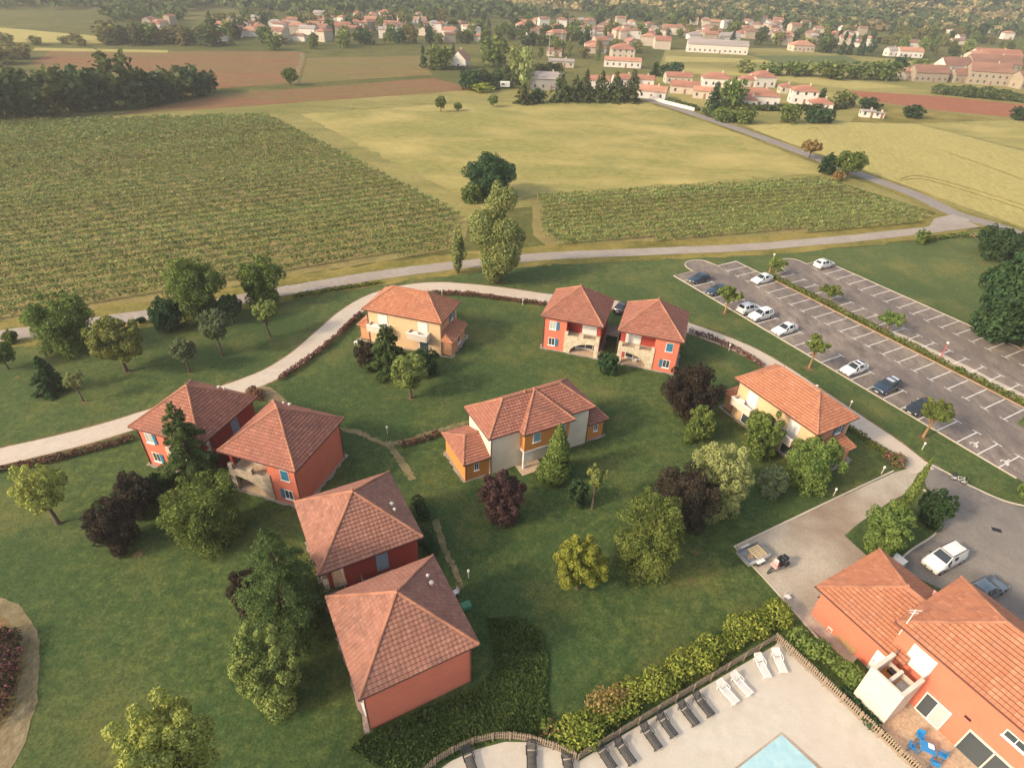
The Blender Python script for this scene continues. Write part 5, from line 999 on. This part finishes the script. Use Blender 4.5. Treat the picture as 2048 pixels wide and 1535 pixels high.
# caravan, roadside wall, tall hedges in the gardens
cv = thing("caravan", GT(1008, 176), .1, "small white caravan parked before the tall dark hedge", "caravan"); MB().box(-2.6, 2.6, -1.1, 1.1, .5, 2.6).build("body", "white_paint", cv, bevel=.15); MB().box(-1.2, .2, -1.14, -1.1, 1.3, 2.0).build("window", "pane", cv)
for x in (-.6, .6): MB().lathe([(.32, -1.15), (.32, -.95)], (x, 0, .32), 10, 'y').build("wheel", "rubber", cv)
wl = [G(u, v) for u, v in ((1285, 196), (1330, 210), (1392, 226))]; ww = kerb_line("garden_wall", [p+Vector((0, 3.2, 0)) for p in wl], .3, 1.3, "far_white"); del ww["kind"]; tag(ww, "low white garden wall beside the country road", "wall")
for pts, w_, h_, lb in (([(945, 172), (1000, 168), (1042, 170)], 4, 5.5, "tall dark clipped hedge behind the caravan"), ([(1070, 148), (1118, 146)], 3, 4, "tall dark hedge behind the grey barn"), ([(1440, 218), (1530, 222), (1600, 222), (1690, 218)], 1.8, 2.2, "long clipped hedge behind the orchard"), ([(1335, 206), (1360, 212), (1395, 222)], 1.6, 1.6, "low hedge inside the roadside garden"), ([(1880, 188), (1960, 196), (2060, 206)], 6, 4, "dense dark hedge along the red field"), ([(1408, 228), (1450, 246)], 3, 2.4, "bushy roadside hedge at the orchard corner"), ([(860, 140), (935, 140)], 1.5, 1.6, "low dark hedge in front of the white gabled house")):
    hedge("tall_hedge" if h_ > 2 else "garden_hedge", px(pts), w_, h_, "forest_dark", lb, n_per_m=int(26*h_), s=1.0, z0=.05, lump=.15)
# flag poles near the hall
for u, v, lb in ((1097, 118, "left white flag pole behind the grey barn"), (1121, 110, "right white flag pole behind the grey barn")):
    p = GT(u, v); P = thing("flag_pole", p, 0, lb, "pole"); MB().tube([(0, 0, 0), (0, 0, 13)], [.16, .1], 6).build("pole", "white_paint", P); MB().lathe([(.2, 13), (.2, 13.3)], n=8).build("cap", "white_paint", P)

# ------------------------------------------------------------------ vehicles
def car(p, deg, paint, label, kind="hatch", roofmat=None, sunroof=False, group="cars parked in the car park"):
    T = thing("parked_car" if kind != "van" else "delivery_van", p, math.radians(deg), label, "car" if kind != "van" else "van", group)
    S = {"hatch": [(2.08, .30, .52, .58, .66, .66, .5), (1.98, .22, .60, .68, .80, .80, .66), (1.45, .20, .72, .84, .87, .86, .70), (.88, .20, .86, .97, .88, .87, .72), (.10, .20, .92, 1.42, .88, .87, .58), (-.8, .20, .94, 1.47, .88, .86, .58), (-1.5, .20, .96, 1.40, .87, .85, .56), (-1.95, .24, .98, 1.04, .84, .83, .64), (-2.08, .32, .66, .86, .78, .78, .66)],
         "suv": [(2.15, .34, .62, .70, .68, .68, .52), (2.05, .28, .74, .84, .84, .84, .68), (1.45, .26, .88, 1.00, .91, .90, .74), (.92, .26, 1.0, 1.10, .92, .91, .76), (.20, .26, 1.05, 1.58, .92, .91, .62), (-.9, .26, 1.07, 1.64, .92, .90, .62), (-1.7, .26, 1.09, 1.58, .91, .89, .60), (-2.08, .30, 1.08, 1.14, .88, .87, .68), (-2.16, .38, .76, .98, .82, .82, .70)],
         "van": [(2.1, .32, .62, .74, .70, .70, .54), (2.0, .26, .74, .88, .85, .85, .70), (1.5, .24, .92, 1.08, .91, .90, .74), (1.05, .24, 1.05, 1.2, .92, .91, .78), (.35, .24, 1.08, 1.78, .92, .91, .68), (-.8, .24, 1.1, 1.84, .92, .91, .70), (-1.8, .24, 1.1, 1.82, .92, .91, .70), (-2.12, .28, 1.1, 1.7, .90, .90, .70), (-2.18, .34, .8, 1.2, .86, .86, .74)],
         "saloon": [(2.28, .30, .50, .58, .66, .66, .5), (2.15, .22, .60, .68, .82, .82, .66), (1.5, .20, .74, .84, .88, .87, .72), (.85, .20, .86, .95, .89, .88, .74), (.05, .20, .92, 1.38, .89, .88, .58), (-.8, .20, .93, 1.43, .89, .87, .58), (-1.3, .20, .94, 1.36, .88, .86, .57), (-1.75, .22, .95, 1.0, .86, .85, .70), (-2.28, .30, .74, .92, .80, .80, .70)]}[kind]
    vs = []
    for x, zl, zb, zt, wl_, wb, wt in S: vs += [(x, -wl_*.94, zl), (x, -wl_, (zl+zb)*.5), (x, -wb, zb), (x, -wt, zt), (x, wt, zt), (x, wb, zb), (x, wl_, (zl+zb)*.5), (x, wl_*.94, zl)]
    fs = [tuple(range(8)), tuple(range(64, 72))]
    for i in range(8):
        for k in range(8): fs.append((i*8+k, i*8+(k+1) % 8, (i+1)*8+(k+1) % 8, (i+1)*8+k))
    body = MB().add(vs, fs).build("body", "paint_"+paint, T, 38)
    def pane(name, q, inset, mat="glass_dark"):
        q = [Vector(vs[i]) for i in q]; c = sum(q, Vector())/4; n = (q[1]-q[0]).cross(q[3]-q[0]).normalized(); 
        if n.dot(c-Vector((0, 0, .9))) < 0: n = -n
        MB().add([c+(p_-c)*inset+n*.012 for p_ in q], [(0, 1, 2, 3)]).build(name, mat, T)
    pane("windscreen", (3*8+3, 3*8+4, 4*8+4, 4*8+3), .90); pane("rear_window", (6*8+3, 6*8+4, 7*8+4, 7*8+3), .84 if kind != "van" else .3)
    for a, b in ((2, 3), (5, 4)):
        pane("side_window", (4*8+a, 5*8+a, 5*8+b, 4*8+b), .84 if kind != "van" else .5)
        if kind != "van": pane("side_window", (5*8+a, 6*8+a, 6*8+b, 5*8+b), .80)
        pane("side_window", (3*8+a, 4*8+a, 4*8+b, 3*8+b), .68)
    zr = S[5][3]
    if roofmat or sunroof:
        q = [Vector(vs[i]) for i in (4*8+3, 4*8+4, 6*8+4, 6*8+3)]; c = sum(q, Vector())/4; MB().add([c+(p_-c)*.84+Vector((0, 0, .045)) for p_ in q], [(0, 1, 2, 3)]).build("roof_panel", roofmat or "glass_dark", T)
    if kind == "van":
        for k in range(6): MB().box(-1.75+k*.38, -1.65+k*.38, -.6, .6, zr+.02, zr+.05).build("roof_rib", "paint_white", T)
        for s in (-1, 1): MB().box(-1.85, .3, s*.66-.03, s*.66+.03, zr+.03, zr+.1).build("roof_rail", "dark_metal", T)
        MB().box(.3, .36, -.66, .66, zr-.01, zr+.03).build("roof_seam", "dark_metal", T)
    xw = (S[2][0]-.12, S[6][0]+.12 if kind != "saloon" else -1.35); R_ = .31 if kind in ("hatch", "saloon") else .35
    for x in xw:
        for s in (-1, 1):
            y = s*(S[4][4]-.08); W = MB().lathe([(R_*.9, y-.10), (R_, y-.06), (R_, y+.06), (R_*.9, y+.10)], (x, 0, R_), 18, 'y').build("wheel", "rubber", T, 40); MB().lathe([(R_*.62, y+s*.09), (R_*.58, y+s*.112), (.05, y+s*.118)], (x, 0, R_), 14, 'y').build("rim", "rim", W)
    x0, x1 = S[1][0], S[7][0]; zf = S[1][2]
    for s in (-1, 1):
        MB().box(x0-.16, x0+.06, s*.62-.16, s*.62+.16, zf-.10, zf+.04).build("headlight", "lamp_clear", T, bevel=.02); MB().box(S[8][0]-.015, S[7][0]+.05, s*.72-.1, s*.72+.1, .72, .95).build("tail_light", "lamp_red", T, bevel=.02); MB().box(S[3][0]-.25, S[3][0]-.07, s*(S[4][4]+.02)-.09, s*(S[4][4]+.02)+.09, S[3][2]+.02, S[3][2]+.16).build("wing_mirror", "paint_"+paint if paint != "white" else "dark_metal", T, bevel=.02)
    MB().box(S[0][0]-.04, S[0][0]+.015, -.42, .42, .34, .50).build("grille", "dark_metal", T); MB().box(S[0][0]+.015, S[0][0]+.03, -.26, .26, .36, .47).build("number_plate", "plate", T); MB().box(S[8][0]-.02, S[8][0], -.26, .26, .62, .73).build("number_plate", "plate", T)
    return T
LD = math.degrees(LA)
for u, v, flip, paint, kind, lb, kw in (
  (3.75, 2.9, 1, "navy", "hatch", "dark blue car in the first bay by the lawn", {}), (8.75, 2.7, 1, "navy", "saloon", "dark car beside the small mulberry by the lawn", {}),
  (8.75, 13.6, 1, "white", "hatch", "white car in the inner row facing the two dark cars", {}), (8.9, 30.4, 0, "white", "suv", "white car in the far row at the corner of the car park", {}),
  (16.25, 2.5, 0, "white", "suv", "white car right of the mulberry, half hidden by another white car", {}), (18.75, 2.6, 1, "white", "suv", "white tall car parked third along the lawn kerb", {}), (23.75, 2.6, 1, "white", "saloon", "low white car with dark windscreen near the middle of the lawn kerb", {}),
  (36.25, 2.7, 1, "white", "hatch", "white car with a dark glass roof", dict(sunroof=True)), (41.25, 2.8, 1, "navy", "suv", "dark car with a silver roof", dict(roofmat="paint_silver")), (46.25, 2.6, 1, "black", "saloon", "black saloon next to the mulberry at the end of the row", {})):
    p = L(u, v); p.z = .15; car(p, LD+90+(180 if flip else 0)+RF.uniform(-2, 2), paint, lb, kind, **kw)
p = G(1880, 1128); p.z = .14; car(p, 207, "white", "white delivery van with ribbed roof parked in the asphalt yard", "van", group=None)
p = G(1965, 1185); p.z = .14; car(p, 25, "slate", "blue grey car behind the hall roof in the asphalt yard", "saloon", group=None)
p = G(1243, 622); p.z = .15; car(p, 60, "black", "dark car on the path glimpsed between the paired houses", "hatch", group=None)

def wheel(mb_parent, x, z, r, y=0, name="wheel", spokes=True):
    n = 22; mb = MB(); ring = [(x+r*math.cos(2*math.pi*k/n), y, z+r*math.sin(2*math.pi*k/n)) for k in range(n+1)]; mb.tube(ring, r*.14 if r < .33 and not spokes else .05 if r < .31 else .035, 6); W = mb.build(name, "rubber", mb_parent)
    s = MB()
    for k in range(6):
        a = math.pi*k/6; s.tube([(x-r*.9*math.cos(a), y, z-r*.9*math.sin(a)), (x+r*.9*math.cos(a), y, z+r*.9*math.sin(a))], .012, 4)
    s.build("spokes", "rim", W); return W
def motorbike():
    p = G(1550, 1140); p.z = .14; T = thing("touring_motorbike", p, math.radians(212), "red and white touring motorbike with black luggage parked on the paved court", "motorbike"); T.scale = (1.15, 1.15, 1.1)
    wheel(T, .78, .31, .30); wheel(T, -.72, .31, .30)
    MB().tube([(.78, .1, .31), (.62, .1, .75), (.5, .1, 1.0)], .03, 6).tube([(.78, -.1, .31), (.62, -.1, .75), (.5, -.1, 1.0)], .03, 6).build("fork", "chrome", T); MB().tube([(.5, -.4, 1.05), (.55, -.15, 1.02), (.55, .15, 1.02), (.5, .4, 1.05)], .02, 6).build("handlebar", "dark_metal", T)
    MB().tube([(.55, 0, .85), (.2, 0, .55), (-.1, 0, .4), (-.72, 0, .33)], [.06, .12, .12, .05], 8).build("frame", "dark_metal", T); MB().box(-.15, .35, -.2, .2, .25, .6).build("engine", "grey_metal", T, bevel=.05)
    MB().lathe([(.05, .5), (.2, .38), (.24, .1), (.14, -.12)], (0, 0, .92), 12, 'x').build("fuel_tank", "red_frame", T, 50); MB().add([(.62, -.28, .75), (.62, .28, .75), (.42, .22, 1.3), (.42, -.22, 1.3), (.4, -.34, .7), (.4, .34, .7)], [(0, 1, 2, 3), (0, 3, 4), (1, 5, 2)]).build("fairing", "pink_paint", T); MB().add([(.40, -.2, 1.28), (.40, .2, 1.28), (.30, .15, 1.5), (.30, -.15, 1.5)], [(0, 1, 2, 3)]).build("windshield", "pane_pale", T)
    MB().box(-.55, .1, -.17, .17, .82, .93).build("seat", "fabric_dark", T, bevel=.05); MB().box(-.98, -.55, -.26, .26, .92, 1.28).build("top_case", "plastic_dark", T, bevel=.06)
    for s in (-1, 1): MB().box(-.95, -.45, s*.36-.12, s*.36+.12, .5, .9).build("pannier", "plastic_dark", T, bevel=.05)
    MB().tube([(.1, -.2, .3), (-.4, -.25, .3), (-.85, -.27, .4)], [.04, .05, .06], 8).build("exhaust", "chrome", T)
motorbike()
def bicycle():
    p = G(1914, 965); p.z = .14; T = thing("bicycle", p, math.radians(-33), "bicycle with a dark bag leaning at the kerb of the yard", "bicycle"); wheel(T, .52, .35, .34); wheel(T, -.52, .35, .34)
    f = MB(); 
    for a, b in (((-.52, 0, .35), (-.05, 0, .3)), ((-.05, 0, .3), (-.2, 0, .82)), ((-.2, 0, .78), (.38, 0, .8)), ((-.05, 0, .3), (.4, 0, .74)), ((.52, 0, .35), (.36, 0, .95)), ((-.52, 0, .35), (-.19, 0, .76))): f.tube([a, b], .022, 6)
    f.build("frame", "plastic_white", T); MB().box(-.36, -.1, -.08, .08, .84, .9).build("saddle", "fabric_dark", T, bevel=.02); MB().tube([(.42, -.28, .98), (.36, 0, .97), (.42, .28, .98)], .018, 6).build("handlebar", "dark_metal", T); MB().box(-.78, -.36, -.22, .22, .66, .98).build("bag", "fabric_dark", T, bevel=.06); MB().box(.44, .62, -.16, .16, .8, 1.04).build("front_bag", "fabric_dark", T, bevel=.05); MB().tube([(-.05, -.12, .3), (-.05, .12, .3)], .08, 10).build("crank", "grey_metal", T)
bicycle()
def trailer():
    p = G(1502, 1118); p.z = .14; T = thing("car_trailer", p, math.radians(28), "small open trailer parked at the corner of the paved court", "trailer"); T.scale = (1.25, 1.25, 1.1)
    MB().box(-1.1, 1.1, -.65, .65, .45, .5).build("bed", "grey_metal", T)
    for x0, x1, y0, y1 in ((-1.1, 1.1, -.68, -.65), (-1.1, 1.1, .65, .68), (-1.13, -1.1, -.68, .68), (1.1, 1.13, -.68, .68)): MB().box(x0, x1, y0, y1, .45, .85).build("side_board", "white_paint" if y0 < -.66 and x1-x0 > 1 else "grey_metal", T)
    MB().tube([(-1.1, 0, .42), (-2.0, 0, .42)], .04, 6).build("drawbar", "dark_metal", T); MB().tube([(-2.0, 0, .05), (-2.0, 0, .6)], .035, 6).build("jockey_wheel", "rubber", T)
    for s in (-1, 1):
        W = MB().lathe([(.27, -.08), (.29, 0), (.27, .08)], (0, s*.78, .29), 16, 'y').build("wheel", "rubber", T); MB().lathe([(.16, -.09), (.16, .09)], (0, s*.78, .29), 12, 'y').build("rim", "rim", W); MB().box(-.4, .4, s*.78-.12, s*.78+.12, .6, .64).build("mudguard", "white_paint", T)
    P = thing("wood_pallet", p+Vector((.42, .2, .5)), math.radians(28), "pale wooden pallet lying on the open trailer", "pallet"); P.scale = (1.2, 1.2, 1)
    for k in range(6): MB().box(-.55, .6, -.55+k*.19, -.42+k*.19, .3, .34).build("plank", "timber_pale", P)
    for x in (-.5, 0, .5): MB().box(x, x+.1, -.55, .55, .2, .299).build("bearer", "timber_pale", P)
    D = thing("garden_waste", p+Vector((-.45, -.15, .5)), .3, "brown rubble heap in the front half of the trailer", "rubble"); rg = random.Random(4)
    for k in range(9): MB().box(-.12, .12, -.09, .09, -.06, .06, Matrix.Translation((rg.uniform(-.3, .3), rg.uniform(-.3, .3), .06+rg.random()*.12)) @ Matrix.Rotation(rg.uniform(0, 3), 4, (rg.random(), rg.random(), 1))).build("lump", "crate_wood" if k % 2 else "gravel", D)
trailer()

# ------------------------------------------------------------------ pool furniture and fence
def lounger(p, deg, mat, label, group):
    T = thing("sun_lounger", p, math.radians(deg), label, "sun lounger", group); W = .32
    for s in (-1, 1): MB().tube([(-.75, s*W, .72), (-.2, s*W, .36), (.5, s*W, .33), (1.15, s*W, .33)], .032, 6).build("side_rail", mat, T); MB().tube([(-.55, s*(W+.05), .34), (-.45, s*(W+.07), .58), (.05, s*(W+.07), .58), (.12, s*(W+.05), .34)], .028, 6).build("armrest", mat, T)
    sl = MB()
    for k in range(17): x = -.16+k*.078; sl.box(x, x+.05, -W, W, .335, .36)
    sl.build("seat_slats", mat, T); sl = MB(); a = math.atan2(.36, .55); M = Matrix.Translation((-.2, 0, .36)) @ Matrix.Rotation(a, 4, 'Y')
    for k in range(9): x = -.07-k*.075; sl.box(x-.05, x, -W, W, -.012, .014, M)
    sl.build("back_slats", mat, T)
    for x in (-.5, 1.0):
        for s in (-1, 1): MB().tube([(x, s*W, 0), (x, s*W, .36)], .03, 6).build("leg", mat, T)
dark = [(1062, 1512, 88), (1134, 1530, 80), (938, 1522, 66), (1206, 1512, 57), (1244, 1503, 56), (1296, 1474, 58), (1327, 1450, 58), (1370, 1428, 58), (1400, 1410, 58)]
words = ["in the curved recess, middle of three", "in the curved recess, right of three", "in the curved recess, left of three", "first of six along the fence from the left", "second of six along the fence", "third of six along the fence", "fourth of six along the fence", "fifth of six along the fence", "sixth of six along the fence, next to the white ones"]
for (u, v, a), wd in zip(dark, words):
    p = G(u, v); p.z = .14; lounger(p, -a, "plastic_dark", "dark slatted sun lounger "+wd, "dark sun loungers on the pool deck")
for (u, v, a), wd in zip([(1448, 1386, 56), (1476, 1370, 56), (1519, 1334, 78), (1553, 1324, 84)], ["next to the dark ones", "second from the dark ones", "third from the dark ones", "in the corner by the side fence"]):
    p = G(u, v); p.z = .14; lounger(p, -a, "plastic_white", "white plastic sun lounger "+wd, "white sun loungers on the pool deck")
PK = None
def fence(line, label, h_=1.05, step=.155):
    global PK
    if PK is None:
        o = MB().box(-.045, .045, -.014, .014, 0, h_).build("picket", "timber_grey"); PK = o.data; bpy.data.objects.remove(o)
    T = thing("picket_fence", line[0], 0, label, "fence"); o0 = line[0]; Lt = 0; acc = 0; nxt = 0
    for a, b in zip(line, line[1:]):
        d = b-a; l = d.length; ang = math.atan2(d.y, d.x); n = Vector((-d.y, d.x, 0)).normalized()
        for z in (.3, .82):
            m = MB(); m.box(0, l, -.04, -.005, z, z+.08, Matrix.Translation(a-o0+Vector((0, 0, .1))) @ Matrix.Rotation(ang, 4, 'Z')); m.build("rail", "timber_grey", T)
        m = MB(); m.box(-.05, .05, -.11, -.042, 0, h_+.1, Matrix.Translation(a-o0+Vector((0, 0, .1))) @ Matrix.Rotation(ang, 4, 'Z')); m.build("post", "timber_grey", T)
        k = int(l/step)
        for i in range(k):
            c = bpy.data.objects.new("picket", PK); c.location = a-o0+d*((i+.5)/k)+Vector((0, 0, .17+RF.uniform(-.02, .02))); c.rotation_euler = (RF.uniform(-.03, .03), RF.uniform(-.02, .02), ang); link(c, T)
def split(a, b, n): return [a.lerp(b, i/n) for i in range(n+1)]
fence([G(u, v) for u, v in ((836, 1560), (870, 1530), (905, 1508), (945, 1490), (985, 1480), (1020, 1478), (1060, 1484), (1105, 1498), (1152, 1520))], "curved grey picket fence around the pool recess")
fence(split(G(1154, 1521), G(1546, 1283), 11), "straight grey picket fence between pool deck and hedge")
fence(split(G(1548, 1281), G(1880, 1592), 9), "grey picket fence along the right side of the pool deck")
# blue table and chairs
p = G(1846, 1504); p.z = .145; T = thing("garden_table", p, math.radians(-25), "blue plastic garden table on the terrace", "table"); MB().box(-.5, .5, -.45, .45, .68, .73).build("table_top", "plastic_blue", T, bevel=.02)
for x in (-.42, .42):
    for y in (-.37, .37): MB().tube([(x, y, 0), (x, y, .68)], .035, 6).build("leg", "plastic_blue", T)
MB().box(.02, .42, -.05, .35, .732, .80).build("cloth", "plastic_white", T, bevel=.03)
for i, (dx, dy, a, wd) in enumerate(((-.95, .1, 180, "left of the blue table"), (.1, -.95, -90, "below the blue table"), (.95, -.35, -10, "right of the blue table"), (.05, .9, 90, "above the blue table"))):
    q = p+Vector((dx, dy, 0)); C = thing("garden_chair", q, math.radians(a-25), "blue plastic garden chair "+wd, "chair", "blue chairs round the garden table"); MB().box(-.24, .24, -.24, .24, .42, .46).build("seat", "plastic_blue", C, bevel=.015); MB().box(.22, .27, -.24, .24, .46, .92).build("backrest", "plastic_blue", C, bevel=.015)
    for x in (-.2, .2):
        for y in (-.2, .2): MB().tube([(x, y, 0), (x, y, .42)], .025, 6).build("leg", "plastic_blue", C)
    for s in (-1, 1): MB().box(-.2, .24, s*.25-.02, s*.25+.02, .64, .68).build("armrest", "plastic_blue", C)
# wooden crates, bench, white chairs by the low wing
def pallet(u, v, deg, label):
    p = G(u, v); p.z = .13; P = thing("wooden_crate", p, math.radians(deg), label, "crate", "wooden crates by the low wing")
    for k in range(5): MB().box(-.55, .55, -.42+k*.17, -.28+k*.17, .62, .66).build("plank", "crate_wood", P)
    for s in (-1, 1):
        for z in (.08, .28, .46): MB().box(-.55, .55, s*.41-.02, s*.41+.02, z, z+.14).build("board", "crate_wood", P); MB().box(s*.54-.02, s*.54+.02, -.38, .38, z, z+.14).build("end_board", "crate_wood", P)
pallet(1686, 1280, -58, "brown wooden crate by the low wing, upper of two"); pallet(1700, 1296, -58, "brown wooden crate by the low wing, lower of two")
def small_white(name, u, v, deg, label, cat):
    p = G(u, v); p.z = .13; C = thing(name, p, math.radians(deg), label, cat); MB().box(-.24, .24, -.24, .24, .42, .46).build("seat", "plastic_white", C, bevel=.015); MB().box(.22, .26, -.24, .24, .46, .9).build("backrest", "plastic_white", C, bevel=.015)
    for x in (-.2, .2):
        for y in (-.2, .2): MB().tube([(x, y, 0), (x, y, .42)], .025, 6).build("leg", "plastic_white", C)
small_white("garden_chair", 1659, 1262, 30, "white plastic chair against the wall of the low wing", "chair"); small_white("garden_chair", 1572, 1200, 120, "white chair on the kerb of the paved court", "chair"); small_white("garden_chair", 912, 1190, 40, "white chair behind the nearest red house", "chair"); small_white("garden_chair", 712, 690, 10, "white chair on the lawn beside the ochre house", "chair")
b = MB(); M = Matrix.Translation(G(932, 1216)) @ Matrix.Rotation(.5, 4, 'Z'); b.box(-.4, .4, -.3, .3, .1, .55, M); b.box(-.43, .43, -.33, .33, .55, .62, M); tag(b.build("garden_box", "green_box"), "green box on the grass behind the nearest red house", "box")
# balcony tables and terrace chairs
for hs, rz, nm in ((hB, -15.5, "ochre house inside the path curve"), (hD, -60, "right ochre house")):
    for x, wd in ((-3.6, "left"), (2.6, "right")):
        M = Matrix.Translation(hs.location) @ Matrix.Rotation(math.radians(rz), 4, 'Z'); p = M @ Vector((x-.5, -3.9, 2.75)); T = thing("balcony_table", p, 0, "round white table on the "+wd+" balcony of the "+nm, "table"); MB().lathe([(.5, .68), (.52, .70), (.5, .73)], n=18).build("table_top", "plastic_white", T)
        for k in range(3): MB().tube([(.3*math.cos(k*2.1), .3*math.sin(k*2.1), 0), (.06, 0, .68)], .03, 6).build("leg", "plastic_white", T)
for (hx, hy), x, wd in (((9.29, 79.2), 1.0, "under the arch of the left paired house"), ((19.93, 76.0), -1.6, "under the arch of the right paired house")):
    M = Matrix.Translation((hx, hy, 0)) @ Matrix.Rotation(math.radians(-16), 4, 'Z'); p = M @ Vector((x, -3.2, .16)); C = thing("terrace_chair", p, .8, "white plastic chair "+wd, "chair"); MB().box(-.25, .25, -.25, .25, .42, .46).build("seat", "plastic_white", C); MB().box(-.25, .25, .22, .27, .46, .95).build("backrest", "plastic_white", C)
    for xx in (-.2, .2):
        for y in (-.2, .2): MB().tube([(xx, y, 0), (xx, y, .42)], .03, 6).build("leg", "plastic_white", C)
# ------------------------------------------------------------------ lamps
def bollard(u, v, label):
    p = G(u, v); p.z = .1; T = thing("path_lamp", p, 0, label, "lamp", "white path lamps"); MB().tube([(0, 0, 0), (0, 0, .85)], .05, 8).build("post", "off_white", T); MB().lathe([(.09, .85), (.13, .92), (.13, 1.05), (.09, 1.12), (.02, 1.16)], n=12).build("lamp_head", "white_paint", T)
for u, v, lb in ((1698, 816, "white path lamp behind the right ochre house"), (1762, 948, "white path lamp near the crimson shrub"), (1666, 992, "white path lamp on the lawn edge of the paved court"), (1843, 900, "white path lamp on the lawn below the black saloon"), (775, 868, "white path lamp beside the worn footpath fork"), (937, 1156, "white path lamp on the lawn behind the second red house"), (1457, 702, "white path lamp by the hedge right of the paired houses"), (1045, 611, "white path lamp at the hedge behind the ochre house"), (884, 593, "white path lamp at the left end of the hedge behind the ochre house")): bollard(u, v, lb)
for u, v, vt, mt, lb in ((1538, 545, 511, "pole_orange", "orange lamp post at the far end of the planted median"), (1880, 716, 688, "pole_red", "red lamp post in the planted median strip")):
    p = G(u, v); h = zat(p, vt); T = thing("lamp_post", p+Vector((0, 0, .1)), 0, lb, "lamp post"); MB().tube([(0, 0, 0), (0, 0, h)], [.09, .06], 8).build("post", mt, T); MB().lathe([(.08, h), (.2, h+.08), (.2, h+.2), (.03, h+.28)], n=14).build("lamp_head", "white_paint", T); MB().lathe([(.16, 0), (.16, .12)], n=12).build("base", mt, T)
# broken stone and brick ruin at the junction
rg = random.Random(9); p = G(1956, 474); T = thing("rubble_heap", p, 0, "heap of pale stones and red tiles at the road junction", "rubble")
for k in range(64):
    a = rg.random()*6.28; r = rg.random()**.5*2.2; z = max(.1, 1.25-.5*r)*rg.uniform(.5, 1); s = rg.uniform(.16, .34); MB().box(-s, s, -s*.7, s*.7, -s*.5, s*.5, Matrix.Translation((r*math.cos(a), r*math.sin(a)*.7, z)) @ Matrix.Rotation(rg.uniform(0, 3), 4, (rg.random(), rg.random(), 1))).build("stone" if k % 3 else "broken_tile", "far_cream" if k % 3 else "far_roof_orange", T)
# ------------------------------------------------------------------ haze
mb = MB().box(-2700, 4300, -320, 5300, -2, 640); hzo = mb.build("haze", "rubber"); hzo["kind"] = "stuff"; hzo.data.materials.clear()
hm = bpy.data.materials.new("haze_air"); hm.use_nodes = True; t = hm.node_tree; t.nodes.clear(); o = N(t, "ShaderNodeOutputMaterial"); pv = N(t, "ShaderNodeVolumePrincipled")
pv.inputs["Color"].default_value = (.96, .95, .93, 1); pv.inputs["Density"].default_value = .00036; pv.inputs["Anisotropy"].default_value = .25; t.links.new(pv.outputs[0], o.inputs["Volume"]); hzo.data.materials.append(hm)
